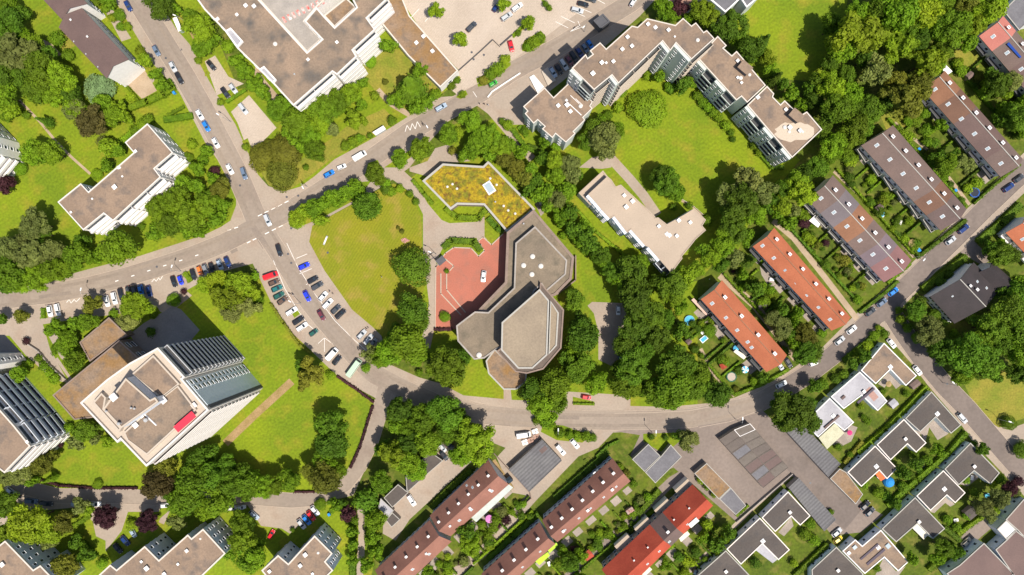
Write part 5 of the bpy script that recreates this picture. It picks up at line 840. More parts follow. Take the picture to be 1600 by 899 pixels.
for k, (a, b, o, n, ph) in ROWS.items():
    a, b, o = Vector(a), Vector(b), Vector(o)
    for i in range(1, n):
        p = a.lerp(b, i/n); hedge('narrow garden hedge %s, %s from left' % (ph, nth(i-1) if b.x > a.x else nth(n-1-i)), [tuple(p+o*.3), tuple(p+o*rnd.uniform(.8, 1))], 3, rnd.uniform(1, 1.7), rnd.choice('bbd'), 'hedges '+ph)
    if k not in ('r6',): hedge('long end hedge %s' % ph, [tuple(a+o*1.04), tuple(a.lerp(b, .5)+o*1.04), tuple(b+o*1.04)], 4, 1.5, rnd.choice('bd'), 'hedges '+ph)

# ------------------------------------------------------------------ vehicles
def car_meshes(kind):
    L, Wd, H = {'car': (4.3, 1.78, 1.45), 'estate': (4.7, 1.8, 1.48), 'small': (3.6, 1.62, 1.45), 'van': (5.3, 2.0, 2.2), 'bus': (7.4, 2.2, 2.7)}[kind]
    hL, hw = L/2, Wd/2; big = kind in ('van', 'bus')
    if big: st = [(hL, .78, .75), (hL-.25, .96, .95), (hL-.95, 1, 1.2), (-hL+.1, 1, 1.2), (-hL, .97, 1.1)]
    else: st = [(hL, .72, .52), (hL-.12, .86, .66), (hL-.55, .97, .8), (hL-1.25, 1, .9), (0, 1, .93), (-hL+.7, 1, .93), (-hL+.15, .9, .9), (-hL, .78, .7)]
    m = MB(); rings = []
    for x, f, z in st:
        a = hw*f; rings.append([Vector(q) for q in ((x, a*.9, .22), (x, a, .5), (x, a*.97, z), (x, a*.75, z+.04), (x, -a*.75, z+.04), (x, -a*.97, z), (x, -a, .5), (x, -a*.9, .22))])
    for r0, r1 in zip(rings, rings[1:]):
        for i in range(8): j = (i+1) % 8; m.face([r0[i], r0[j], r1[j], r1[i]])
    m.face(rings[0][::-1]); m.face(rings[-1])
    zb = 1.2 if big else .9
    fb, ft, rt, rb = {'car': (hL-1.15, hL-1.9, -hL+.75, -hL+.2), 'estate': (hL-1.2, hL-1.95, -hL+.35, -hL+.1), 'small': (hL-.85, hL-1.5, -hL+.45, -hL+.1), 'van': (hL-.55, hL-1.25, -hL+.1, -hL+.02), 'bus': (hL-.25, hL-.65, -hL+.15, -hL+.03)}[kind]
    bw, tw = hw*(.97 if big else .93), hw*(.88 if big else .72)
    bt = [(fb, -bw*.9, zb), (fb, bw*.9, zb), (rb, bw*.92, zb), (rb, -bw*.92, zb)]; tp = [(ft, -tw*.92, H-.03), (ft, tw*.92, H-.03), (rt, tw*.95, H-.03), (rt, -tw*.95, H-.03)]
    m.hexa([Vector(q) for q in bt], [Vector(q) for q in tp]); m.hexa([Vector(q) for q in tp], [Vector((q[0]*.93-.02, q[1]*.86, H)) for q in tp])
    V = lambda q: Vector(q)
    def pane(a, b, c, d, nm, out):
        g = MB(); c0 = (V(a)+V(b)+V(c)+V(d))/4; q = [c0+(V(p)-c0)*.84+Vector(out) for p in (a, b, c, d)]; q2 = [p-Vector(out)*.8 for p in q]; g.hexa(q2, q); return g.mesh(nm, [GLASS])
    parts = [('windscreen', pane(bt[0], bt[1], tp[1], tp[0], 'windscreen', (.03, 0, .03))), ('rear_window', pane(bt[2], bt[3], tp[3], tp[2], 'rear_window', (-.03, 0, .03)))]
    if kind != 'van': parts += [('side_window', pane(bt[1], bt[2], tp[2], tp[1], 'side_window', (0, .03, .01))), ('side_window', pane(bt[3], bt[0], tp[0], tp[3], 'side_window', (0, -.03, .01)))]
    wm = MB(); a = [(math.cos(i*math.pi/7)*.32, math.sin(i*math.pi/7)*.32) for i in range(14)]
    wm.hexa([(x, .11, z) for x, z in a], [(x, -.11, z) for x, z in a], 0); wm.hexa([(x*.6, .12, z*.6) for x, z in a], [(x*.6, -.12, z*.6) for x, z in a], 1)
    hl = MB(); hl.box(0, 0, -.08, .08, .12, .32)
    return dict(body=m, parts=parts, wheel=wm.mesh('wheel', [TYRE, METAL]), lamp=hl.mesh('headlight', [FRAME]), tail=hl.mesh('tail_light', [mat('tail_red', (.4, .02, .02), amt=0, rough=.4)]), dim=(hL, hw, H, big))
CK = {k: car_meshes(k) for k in ('car', 'estate', 'small', 'van', 'bus')}
PAINTS = {'white': (.80,.80,.80), 'silver': (.48,.50,.52), 'grey': (.22,.23,.25), 'black': (.02,.02,.025), 'dark grey': (.06,.065,.075), 'dark blue': (.015,.04,.16), 'blue': (.02,.20,.62), 'bright blue': (.02,.05,.75), 'steel blue': (.13,.18,.26), 'red': (.62,.02,.03), 'maroon': (.14,.03,.045), 'orange': (.75,.19,.03), 'brown': (.12,.075,.055), 'teal': (.02,.15,.15), 'dark green': (.02,.10,.08), 'yellow': (.68,.52,.02), 'pale green': (.45,.60,.44), 'light blue': (.34,.42,.52), 'green': (.05,.35,.04), 'beige': (.52,.45,.36)}
bodycache = {}
def car(px, py, ang, colr, kind, label, group):
    K = CK[kind]; hL, hw, H, big = K['dim']
    if (colr, kind) not in bodycache:
        bodycache[colr, kind] = K['body'].mesh('car_body', [mat('car_paint_'+colr.replace(' ', '_'), PAINTS[colr], amt=0, rough=.32, coat=.6)])
    p = W(px, py, .7); nm = {'van': 'van', 'bus': 'minibus'}.get(kind, 'car')
    o = thing('parked_'+nm if nm != 'car' else 'car', label, nm, (p.x, p.y, 0), group, -math.radians(ang))
    link('body', bodycache[colr, kind], o)
    for n_, me in K['parts']: link(n_, me, o)
    for sx in (1, -1):
        for sy in (1, -1): link('wheel', K['wheel'], o, (sx*(hL-.85), sy*(hw-.1), .32))
    for sy in (1, -1):
        link('headlight', K['lamp'], o, (hL-.12, sy*hw*.58, .66)); link('tail_light', K['tail'], o, (-hL+.06, sy*hw*.62, .75))
CARS = [
 ('parked down the upper street', 'top', [(200,9,62,'dark blue','car'),(244,79,62,'steel blue','car'),(270,104,62,'silver','car'),(280,122,62,'black','estate'),(312,179,60,'white','car'),(322,197,60,'blue','car'),(337,223,61,'white','car'),(359,264,62,'white','car')]),
 ('driving down the upper street towards the junction', 'top', [(381,271,72,'steel blue','estate')]),
 ('crossing the street junction', 'top', [(418,344,66,'silver','estate')]),
 ('leaving the junction towards the curved parking', 'top', [(436,391,72,'black','estate')]),
 ('in the small bays left of the school', 'top', [(330,102,50,'black','car'),(364,138,55,'silver','car'),(352,145,55,'black','estate'),(380,170,53,'silver','estate')]),
 ('on the main street below the school', 'left', [(514,272,-29,'blue','car'),(533.5,261,-22,'white','small'),(562,244,-31,'white','van'),(689,168,-30,'light blue','estate')]),
 ('beside the white wall on the main street', 'left', [(770.5,131,-32,'green','small')]),
 ('in the paved car park at the top', 'left', [(736.6,42,-45,'dark grey','estate'),(775,12,-55,'dark blue','small'),(791.6,26,-34,'silver','estate'),(808,11.5,-36,'white','estate'),(798.5,72,75,'red','car'),(902,16,14,'silver','estate'),(911,6.5,16,'black','car'),(923,-1,16,'dark grey','car'),(989,4,-60,'white','small')]),
 ('in the shaded bays beside the stepped block', 'left', [(864,113,58,'light blue','car'),(873,108,58,'black','car'),(881,101,56,'silver','estate'),(889.5,95,56,'maroon','car'),(897,89,56,'black','estate'),(905.5,82,56,'dark blue','car'),(914,75,56,'steel blue','small'),(921.6,69,56,'blue','small')]),
 ('parked beside the street left of the tower', 'left', [(78,486,80,'white','car'),(90,484,78,'white','estate'),(167,470.5,77,'white','car'),(178.5,466,77,'white','estate'),(189,460,77,'black','estate'),(201,456,77,'dark grey','car'),(210,455,77,'dark grey','car'),(220,454,77,'blue','car'),(233,455,77,'dark blue','car')]),
 ('parked above the yellow-green trees at the tower lawn', 'left', [(271.5,440,72,'black','car'),(282,438,72,'bright blue','small'),(302,429,71,'black','car'),(312,423,71,'orange','small'),(321,421,70,'grey','car'),(331,419,70,'black','car'),(343.5,413.5,68,'light blue','car'),(355.5,409.5,66,'dark blue','car')]),
 ('in the left row of the curved parking', 'top', [(423,431,-20,'red','van'),(428,441.5,-22,'brown','car'),(432.6,451,-24,'teal','car'),(435.6,462,-28,'dark green','car'),(441.4,470,-34,'brown','car'),(455.6,486.7,-33,'white','estate'),(466,501,-33,'black','estate'),(472,511,-34,'white','estate'),(490,520,-36,'dark green','small'),(519,553.5,-48,'white','van'),(526.5,563,-50,'black','car')]),
 ('at the lower end of the curved parking', 'top', [(553.5,575,-54,'pale green','bus')]),
 ('in the right row of the curved parking', 'top', [(475,416,-25,'bright blue','car'),(488.7,437.5,-28,'black','car'),(495.6,447,-30,'dark grey','estate'),(504.7,463.5,-48,'white','car'),(512,474.7,-45,'white','estate'),(524.7,483.5,-43,'dark grey','car'),(532,491,-43,'black','estate'),(565,523,-46,'silver','car'),(575.7,530.7,-50,'silver','estate'),(583,535.5,-46,'grey','small')]),
 ('driving along the curved street', 'top', [(479.6,462.7,62,'bright blue','car'),(502,492.6,60,'maroon','car')]),
 ('standing alone on the red plaza', 'top', [(755.5,432,97,'white','car')]),
 ('in the drive right of the church', 'top', [(966,485,90,'white','small'),(969,562,80,'steel blue','small'),(971,577,80,'silver','small')]), ('in the short drive below the church trees', 'top', [(916,621,10,'red','small')]),
 ('in the yard above the grey garage block', 'left', [(818,679.5,-8,'white','van'),(876,703,50,'white','estate'),(898,693.5,50,'white','car')]),
 ('at the tree end of the left garage yard', 'left', [(691.5,700,50,'silver','small'),(693.5,712,52,'black','car'),(702,695,50,'dark grey','car')]), ('in the middle of the left garage yard', 'left', [(643,782,58,'white','estate')]),
 ('parked along the upper right street', 'right', [(1592,279,-36,'dark grey','car'),(1576,293,-36,'dark blue','estate'),(1505.5,358,-38,'dark blue','estate'),(1485.5,376,-36,'silver','car'),(1395.6,456,-36,'blue','car'),(1378,473,-36,'steel blue','car'),(1360,487.5,-36,'dark grey','car'),(1330.7,515.5,-38,'white','car'),(1312,532.6,-38,'silver','car'),(1271,568,-20,'white','small')]),
 ('parked along the side street of the bungalows', 'top', [(1393,536.6,50,'white','car'),(1433.5,579,50,'white','car'),(1503.6,653.5,48,'silver','estate')]),
 ('beside the street end of the short orange row', 'left', [(1219,572,55,'silver','small'),(1231.7,566.8,58,'black','car')]), ('driving past the trampoline garden', 'left', [(1221,600.7,-26,'white','car')]),
 ('in the bays beside the bungalow garages', 'left', [(1351.5,790,-42,'black','car'),(1359,800,-42,'dark grey','car')]), ('at the lower end of the garage yard', 'top', [(1307.5,832,-40,'silver','car'),(1309.5,843,-34,'yellow','small')]),
 ('in the paved court at the lower right', 'top', [(1509.5,847,-42,'beige','car')]),
 ('in the lower-left street bays', 'left', [(17,768,38,'silver','car'),(49,783,5,'steel blue','estate'),(72,787,5,'dark grey','estate'),(121,788,2,'light blue','estate'),(147.6,788,-2,'white','estate'),(257.6,790,-5,'white','small')]),
 ('in the shade of the long grey block', 'left', [(184,857,50,'black','car'),(195.6,845,50,'dark blue','car'),(208,833,60,'light blue','small')]),
 ('under the trees left of the red and blue cars', 'left', [(363,794,-5,'white','small'),(376,793,-8,'white','small'),(397,805,42,'light blue','car'),(424,835,-60,'red','small')]),
 ('in the row above the small stepped grey block', 'left', [(471,819,52,'silver','car'),(479,812.5,52,'blue','car'),(486,806,52,'red','car'),(492,798,52,'white','car')])]
CT = {'car': 'car', 'estate': 'long estate car', 'small': 'small car', 'van': 'van', 'bus': 'minibus'}
for ph, side, its in CARS:
    key = {'left': lambda q: q[0], 'right': lambda q: -q[0], 'top': lambda q: q[1]}[side]; its = sorted(its, key=key)
    for i, (px, py, an, c, k) in enumerate(its):
        oo = '' if len(its) == 1 else ', %s from %s' % (nth(i), side)
        car(px, py, an, c, k, '%s %s %s%s' % (c, CT[k], ph, oo), 'cars '+ph)
# ------------------------------------------------------------------ street furniture, garden things, people
def lamp(px, py, ang, label):
    p = W(px, py); o = thing('street_lamp', label, 'street lamp', (p.x, p.y, 0), 'street lamps', -math.radians(ang))
    me = cached('lamp_post', lambda: (lambda m: (m.cyl(0, 0, 0, 1, .13, .12, 8), m.cyl(0, 0, 1, 7.6, .09, .06, 8), m.tube((0, 0, 7.6), (1.3, 0, 8.0), .05, .04), m.mesh('post', [METAL]))[3])(MB()))
    hd = cached('lamp_head', lambda: (lambda m: (m.box(1.7, 0, 7.92, 8.1, 1.1, .38), m.mesh('lamp_head', [FRAME]))[1])(MB()))
    link('post', me, o); link('lamp_head', hd, o)
for px, py, a, lb in ((146,459,-75,'left end of the main street beside the parked white cars'),(283,424,-70,'main street above the parked black cars'),(361,191,210,'upper street beside the school bays'),(480,292,60,'main street below the junction grove'),(470,474,-150,'curved parking near its left row'),(913,50,130,'upper street beside the shaded bays'),(1149,655,-90,'curved street opposite the big garage block'),(1018,675,-90,'curved street beside the small lawn with garages'),(870,672,-90,'curved street beside the shrub island'),(1473,598,220,'side street beside the dark wood'),(1560,655,200,'turning circle bend at the far right'),(668,200,60,'main street below the zigzag marking'),(296,40,200,'upper street opposite the mauve-roofed house'),(1428,402,130,'upper right street at the patchwork row'),(930,725,140,'yard beside the long brown row'),(682,398,-160,'church entrance path')):
    lamp(px, py, a, 'grey street lamp by the '+lb if not lb.startswith(('main','upper','curved','side')) else 'grey street lamp on the '+lb)
def shelter(name, lab, cat, q, h):
    P = ccw([tuple(W(x, y, h)[:2]) for x, y in q]); c = Vector((sum(p[0] for p in P)/4, sum(p[1] for p in P)/4, 0)); t = thing(name, lab, cat, c)
    m = MB(); m.prism(P, h, h+.15); m.build('roof', WHITE, t)
    for p in inset(P, .25):
        m = MB(); m.cyl(p[0], p[1], 0, h, .05, .05, 6); m.build('post', METAL, t)
    I = inset(P, .3); a, b = Vector(I[0]), Vector(I[1]); e = b-a; m = MB(); m.box((a.x+b.x)/2, (a.y+b.y)/2, .2, h-.2, e.length, .04, math.atan2(e.y, e.x)); m.build('glass_panel', LGLASS, t)
shelter('bus_shelter', 'white-roofed bus shelter beside the zigzag road marking', 'bus shelter', [(582,207),(599,196.5),(603,202),(587,212)], 2.6)
shelter('bus_shelter', 'narrow white-roofed shelter under the trees by the upper street', 'bus shelter', [(270,29),(276,26),(285,47),(279,50)], 2.6)
def trampoline(px, py, r, c1, c2, lab):
    p = W(px, py, .8); R = r*S; t = thing('trampoline', lab, 'trampoline', (p.x, p.y, 0)); o = parent_origin(t)
    m = MB(); m.lathe([(R*.8, .78), (R*.8, .84), (R, .84), (R, .74)], p.x, p.y, 22); m.build('rim_pad', c1, t)
    m = MB(); m.lathe([(0, .8), (R*.8, .8)], p.x, p.y, 22); m.build('jump_mat', c2, t)
    for i in range(6):
        a = i*math.pi/3; m = MB(); m.cyl(p.x+R*.93*math.cos(a), p.y+R*.93*math.sin(a), 0, 2.2, .04, .04, 6); m.build('leg', METAL, t)
def pool(px, py, r, lab, sq=None):
    p = W(px, py, .6); R = r*S; t = thing('paddling_pool', lab, 'pool', (p.x, p.y, 0)); m = MB()
    if sq:
        m.box(p.x, p.y, 0, .5, sq[0]*S, sq[1]*S, -math.radians(sq[2])); m.build('rim', LGLASS if len(sq) > 3 else FRAME, t); m = MB(); m.box(p.x, p.y, .5, .53, sq[0]*S-.5, sq[1]*S-.5, -math.radians(sq[2])); m.build('water', POOLW, t)
    else:
        m.lathe([(R, 0), (R*1.04, .4), (R, .72), (R*.9, .72), (R*.88, .5)], p.x, p.y, 22); m.build('rim', mat('pool_rim', (.20,.42,.52), amt=0), t); m = MB(); m.lathe([(0, .62), (R*.9, .62)], p.x, p.y, 22); m.build('water', POOLW, t)
def parasol(px, py, r, cols, lab, h=2.5):
    p = W(px, py, h); R = r*S; t = thing('parasol', lab, 'parasol', (p.x, p.y, 0)); m = MB(); n = 16
    for i in range(n):
        a, b = i*2*math.pi/n, (i+1)*2*math.pi/n; z = h-.5
        m.face([(p.x, p.y, h), (p.x+R*math.cos(a), p.y+R*math.sin(a), z), (p.x+R*math.cos(b), p.y+R*math.sin(b), z)], (i//2) % len(cols))
        m.face([(p.x+R*math.cos(a), p.y+R*math.sin(a), z-.2), (p.x+R*math.cos(b), p.y+R*math.sin(b), z-.2), (p.x+R*math.cos(b), p.y+R*math.sin(b), z), (p.x+R*math.cos(a), p.y+R*math.sin(a), z)], (i//2) % len(cols))
    m.build('canopy', cols, t); m = MB(); m.cyl(p.x, p.y, 0, h-.05, .04, .04, 6); m.cyl(p.x, p.y, 0, .1, .3, .3, 10); m.build('pole', METAL, t)
BL = mat('blue_fabric', (.03,.25,.62), amt=.05); LB = mat('light_blue_fabric', (.10,.45,.70), amt=.05); PK = mat('pink_fabric', (.62,.22,.50), amt=.05); BG_ = mat('beige_mat', (.42,.36,.30), amt=.1); DKM = mat('dark_mat', (.03,.035,.05), amt=.1); GRN = mat('dark_green_pad', (.03,.12,.07), amt=0); THA = mat('thatch', (.42,.30,.14), (.32,.22,.10), 2, amt=.3, sc2=6); LIME = mat('lime_canvas', (.45,.72,.05), amt=.05); ORC = mat('orange_canvas', (.75,.16,.05), amt=.05); CRC = mat('cream_canvas', (.72,.66,.54), amt=.05)
trampoline(1523,301,8,mat('blue_pad', (.03,.10,.35), amt=0),DKM,'dark trampoline with blue rim in the end garden by the upper right street')
trampoline(1143,589,8,GRN,BG_,'beige trampoline with dark green rim in the garden beside the orange row')
pool(1077.4,501,8,'round blue pool in the garden at the upper end of the short orange row'); pool(1100,530,0,'small rectangular pool in the garden beside the dark round bush',(12,8,-40)); pool(1379,335.5,0,'small bright blue rectangular pool behind the grey-brown row',(11,8,-40)); pool(1543,775,4,'tiny turquoise pool in the garden near the turning circle'); pool(955,798,4,'dark round pool in the garden beside the shed below the long brown row') if False else None
parasol(1165,578,5.6,[LB, WHITE],'blue and white striped parasol beside the beige trampoline'); parasol(1151,544.6,4.5,[LB],'light blue parasol on the terrace of the short orange row'); parasol(764.6,812,6.3,[PK],'pink parasol in the garden below the brown row'); parasol(1427,380,6,[THA],'round thatched parasol in the dark hedged garden by the street'); parasol(1390,600.7,4.5,[THA],'small straw parasol in the garden of the corner bungalow'); parasol(1329,677,4,[mat('magenta_fabric',(.6,.05,.18),amt=0)],'magenta parasol beside the cream pergola roof')
p = W(1392,755,2); t = thing('blue_dome', 'big bright blue dome tent beside the bungalow with orange awning', 'dome tent', (p.x, p.y, 0)); m = MB(); m.lathe([(2, 0), (1.98, .7), (1.6, 1.5), (.9, 2.0), (0, 2.15)], p.x, p.y, 20); m.build('canopy', BL, t)
def shed(px, py, wx, wy, a, c, lab, h=2.2):
    p = W(px, py, h); t = thing('garden_shed', lab, 'shed', (p.x, p.y, 0)); an = -math.radians(a); m = MB(); wx *= S; wy *= S
    m.box(p.x, p.y, 0, h, wx*.9, wy*.9, an); m.build('wall', BRICK, t); ca, sa = math.cos(an), math.sin(an); g = lambda x, y, z: (p.x+ca*x-sa*y, p.y+sa*x+ca*y, z)
    m = MB()
    for s_ in (1, -1): m.hexa([g(-wx/2, 0, h+.5), g(wx/2, 0, h+.5), g(wx/2, s_*wy/2, h), g(-wx/2, s_*wy/2, h)][::s_], [g(-wx/2, 0, h+.6), g(wx/2, 0, h+.6), g(wx/2, s_*wy/2, h+.1), g(-wx/2, s_*wy/2, h+.1)][::s_])
    m.build('roof', c, t); m = MB(); q = g(wx*.455, 0, 0); m.box(q[0], q[1], 0, 1.8, .06, .8, an); m.build('door', DKBROWN, t)
for a in ((1515,118,11,9,-40,GRMAUVE,'grey-roofed shed in the garden behind the red-ended row'),(1191,477,13,10,-10,DARKROOF,'dark-roofed shed between the two orange rows'),(1396,631,12,12,-40,WHITEROOF,'pale grey shed in the garden below the corner bungalow'),(1430,601,15,10,-38,GRMAUVE,'grey shed beside the end of the corner bungalow'),(985,799,12,9,-35,mat('red_and_white_roof',(.35,.12,.10),(.5,.4,.35),1.5,amt=.1),'small reddish shed in the garden beside the dark lane'),(917.6,868.5,17,13,-35,RED,'red-roofed shed at the lane below the lime awnings'),(1374,325,11,9,-40,DKBROWN,'brown shed beside the small bright blue pool'),(1076,534,8,8,-40,DKBROWN,'dark shed between the pool gardens'),(1518,802,17,15,-40,DARKROOF,'dark-roofed shed in the garden near the turning circle'),(796,750,8,9,-40,GLASS,'small dark shed beside the glass lean-to of the brown row'),(1366,408,9,8,-40,DARKROOF,'small dark shed in the end garden of the patchwork row'),(1088,895,9,7,20,GLASS,'small blue-grey shed at the bottom edge below the red row')): shed(*a)
def slab(name, lab, cat, q, h, m_, th=.12, post=True):
    P = ccw([tuple(W(x, y, h)[:2]) for x, y in q]); c = Vector((sum(p[0] for p in P)/4, sum(p[1] for p in P)/4, 0)); t = thing(name, lab, cat, c); m = MB(); m.prism(P, h, h+th); m.build('canopy', m_, t)
    for p in inset(P, .2)[:4]:
        m = MB(); m.cyl(p[0], p[1], 0, h, .05, .05, 6); m.build('post', METAL, t)
STRP = mat('glass_roof_strips', (.58,.62,.58), (.50,.54,.50), .4, amt=.05, wave=(1.2, 48, 0, .75))
slab('glass_lean_to', 'long white glass lean-to along the garden side of the brown row', 'lean-to', [(795,757),(802,762),(744,816),(736,809)], 2.8, STRP)
slab('pergola', 'cream striped pergola roof beside the long grey garage row', 'pergola', [(1279,684.5),(1304.6,661.5),(1319,677),(1292,702)], 2.8, mat('cream_strips', (.62,.60,.42), (.52,.50,.34), .5, amt=.1, wave=(1.4, 45, 0, .7)))
slab('awning', 'longer lime green awning at the bottom end of the brown row', 'awning', [(836,877),(856,863),(859,868),(843,883)], 2.7, LIME); slab('awning', 'shorter lime green awning nearer the lime-edged roof step', 'awning', [(856,860),(869,848),(872,852),(859,864)], 2.7, LIME)
slab('awning', 'orange awning on the bungalow beside the blue dome', 'awning', [(1367,740),(1373,736),(1384,747),(1376,752)], 2.5, ORC); slab('awning', 'long cream awning on the third bungalow from the turning circle', 'awning', [(1425,825),(1434,816),(1452,834),(1443,843)], 2.6, CRC); slab('pergola', 'pale pergola roof in the angle of the middle dark bungalow', 'pergola', [(1181,860),(1192,850),(1215,874),(1207,880),(1198,878)][:4], 2.6, WHITEROOF)
slab('awning', 'pink-beige awning at the upper corner of the short orange row', 'awning', [(1080,469),(1084,466),(1107,489),(1103,493)], 2.6, mat('pinkish_canvas', (.62,.42,.33), amt=.05)); slab('awning', 'cream awning on the terrace of the short orange row', 'awning', [(1146,550),(1150,546),(1167,557),(1162,562)], 2.6, CRC); slab('awning', 'white awning on the lower terrace of the red row', 'awning', [(1060,840),(1074,830),(1078,835),(1064,847)], 2.6, CRC); slab('awning', 'white awning at the bottom of the red row', 'awning', [(1002,897),(1015,886),(1019,890),(1007,901)], 2.6, CRC)
slab('awning', 'small red awning at the right edge beside the mauve-roofed house', 'awning', [(1574,882),(1588,868),(1596,877),(1581,890)], 2.8, mat('dusty_red_canvas', (.45,.10,.10), amt=.05)); slab('awning', 'white awning at the upper corner of the brown and mauve row', 'awning', [(1468,106),(1477,101),(1488,112),(1481,117)], 2.6, WHITE); slab('awning', 'white awning at the top corner of the patchwork row', 'awning', [(1264,345),(1274,336),(1284,347),(1278,356)], 2.6, WHITE)
slab('entrance_ramp', 'white entrance ramp slab beside the lowest wing of the stepped block', 'ramp', [(827,121),(834,117),(850,136),(840,146)], .6, WHITE, .1); slab('entrance_ramp', 'second pale ramp slab nearer the shaded bays', 'ramp', [(846,112),(856,105),(869,126),(856,134)], .5, CREAM, .1)
t = thing('solar_panel', 'long solar panel on the red-roofed row', 'solar panel', W(1083,816,8.2)); m = MB(); m.box(0, 0, 0, .12, 3.9, 1.7, math.radians(41)); link('panel', m.mesh('panel', [mat('solar_dark', (.03,.04,.07), amt=0, rough=.3)]), t).rotation_euler = (0, 0, 0); t.rotation_euler = (0, 0, 0); t.location.z = 8.75
t = thing('solar_panel', 'blue solar panel on the row with the red roof end', 'solar panel', W(1588,76,8.8)); m = MB(); m.box(0, 0, 0, .12, 6.8, 3.0, math.radians(-47)); link('panel', m.mesh('panel', [mat('solar_blue', (.02,.06,.28), amt=0, rough=.3)]), t)
# pallets and boxes beside the vans, bins, benches, playhouse, slide
for i, (px, py, c, lb) in enumerate(((836,674,'white','white box trailer load beside the upper white van'),(838,682,'pink','pinkish stack of crates beside the white van'),(829,688,'pink','brown stack of crates behind the small trailer'),(820,691,'white','small white trailer beside the grey garage block'))):
    p = W(px, py); t = thing('crate_stack', lb, 'crates', (p.x, p.y, 0), None, .3); mm = WHITE if c == 'white' else mat('crate_wood', (.42,.26,.20), amt=.2)
    for q in range(4): m = MB(); m.box((q % 2-.5)*1.15, (q//2-.5)*1.0, 0, .5+.2*(q % 3), 1.0, .85); link('crate', m.mesh('crate', [mm]), t)
for px, py, c, lb in ((273.5,146,BL,'blue waste bin at the corner of the side road'),(515,803,BL,'blue bin beside the clipped hedge by the grey block'),(1421,319,BL,'blue waste bin in the lane of the grey-brown row'),(1434,234,BL,'blue waste bin at the upper end of the grey-brown row'),(1491,298,BL,'blue barrel beside the end garden with the trampoline'),(1432,391,BL,'tilted blue playhouse box near the thatched parasol')):
    p = W(px, py); t = thing('waste_bin', lb, 'bin', (p.x, p.y, 0)); k = 2.2 if 'play' in lb else 1.2; m = MB(); m.box(0, 0, 0, 1.0, .7*k, .8*k, .6); link('body', m.mesh('body', [c]), t); m = MB(); m.box(0, 0, 1.0, 1.1, .76*k, .86*k, .6); link('lid', m.mesh('lid', [c]), t)
p = W(509,376); t = thing('banner_bench', 'white bench with grey ends on the yellow lawn near the junction', 'bench', (p.x, p.y, 0), None, math.radians(68)); m = MB(); m.box(0, 0, .42, .5, 2.6, .6); link('seat', m.mesh('seat', [WHITE]), t)
for s_ in (-1, 1): m = MB(); m.box(s_*1.5, 0, 0, .48, .5, .6); link('leg', m.mesh('leg', [METAL]), t)
p = W(633,376); t = thing('flower_bed', 'small pink flower bed on the yellow lawn', 'flower bed', (p.x, p.y, 0)); m = MB(); r_ = random.Random(5)
for i in range(160): a = r_.uniform(0, 6.28); q = Vector((math.cos(a)*r_.uniform(0, 1.6), math.sin(a)*r_.uniform(0, 1), r_.uniform(.1, .4))); quadleaf(m, q, Vector((0, 0, 1))+rdir(r_)*.6, .16, r_)
link('flowers', m.mesh('flowers', [mat('pink_petals', (.65,.32,.32), amt=.3)]), t)
p = W(1128,571); t = thing('playhouse', 'small red-roofed playhouse with a green slide in the trampoline garden', 'playhouse', (p.x, p.y, 0), None, .5); m = MB(); m.box(0, 0, 0, 1.6, 1.6, 1.6); link('wall', m.mesh('wall', [BRICK]), t)
m = MB(); m.hexa([(-1.1,-1.1,1.6),(1.1,-1.1,1.6),(1.1,1.1,1.6),(-1.1,1.1,1.6)], [(-.1,-1,2.4),(.1,-1,2.4),(.1,1,2.4),(-.1,1,2.4)]); link('roof', m.mesh('roof', [RED]), t); m = MB(); m.hexa([(.9,-.3,1.3),(.9,.3,1.3),(3,.3,.1),(3,-.3,.1)], [(.9,-.3,1.4),(.9,.3,1.4),(3,.3,.2),(3,-.3,.2)]); link('slide', m.mesh('slide', [mat('green_plastic', (.03,.4,.12), amt=0)]), t)
t = thing('large_cross', 'tall dark metal cross beside the church entrance', 'cross', W(679,404)); m = MB(); m.box(0, 0, 0, 6, .25, .25, .6); link('post', m.mesh('post', [DMETAL]), t); m = MB(); m.box(0, 0, 4.3, 4.55, 2.6, .24, .6); link('crossbar', m.mesh('crossbar', [DMETAL]), t)
t = thing('entrance_porch', 'small dark porch roof between cross and plaza', 'porch', W(690,408)); m = MB(); m.box(0, 0, 2.4, 2.6, 3.2, 2.4, .7); link('roof', m.mesh('roof', [DKGREY]), t)
for x, y in ((1.2, .8), (-1.2, .8), (-1.2, -.8), (1.2, -.8)): m = MB(); m.cyl(x*math.cos(.7)-y*math.sin(.7), x*math.sin(.7)+y*math.cos(.7), 0, 2.4, .06, .06, 6); link('post', m.mesh('post', [DMETAL]), t)
# garden tables
for i, (px, py, lb) in enumerate(((1096,519,'white garden table in the pool garden'),(1127,512,'pale garden table on the terrace of the short orange row'),(764,820,'white garden table beside the pink parasol'),(1492,812,'white garden table on the lower right lawn'),(1205,437,'white garden table behind the long orange row'),(1385,270,'pale garden table behind the grey-brown row'),(1330,405,'white garden table behind the patchwork row'),(1448,180,'white garden table behind the brown and mauve row'),(858,880,'white garden table below the lime awnings'),(1405,348,'pale garden table beside the small blue pool'),(1540,258,'white table on the end terrace by the top street'),(1372,745,'pale table on the terrace with orange awning'),(846,318,'white table on the terrace behind the moss-roofed hall'),(1517,746,'pink terrace table beside the turning circle bungalow'))):
    p = W(px, py); t = thing('garden_table', lb, 'table', (p.x, p.y, 0), None, rnd.uniform(0, 3)); m = MB(); m.box(0, 0, .68, .74, 1.7, 1.1); link('tabletop', m.mesh('tabletop', [WHITE]), t)
    for x in (-.7, .7):
        for y in (-.4, .4): m = MB(); m.cyl(x, y, 0, .68, .03, .03, 6); link('leg', m.mesh('leg', [METAL]), t)
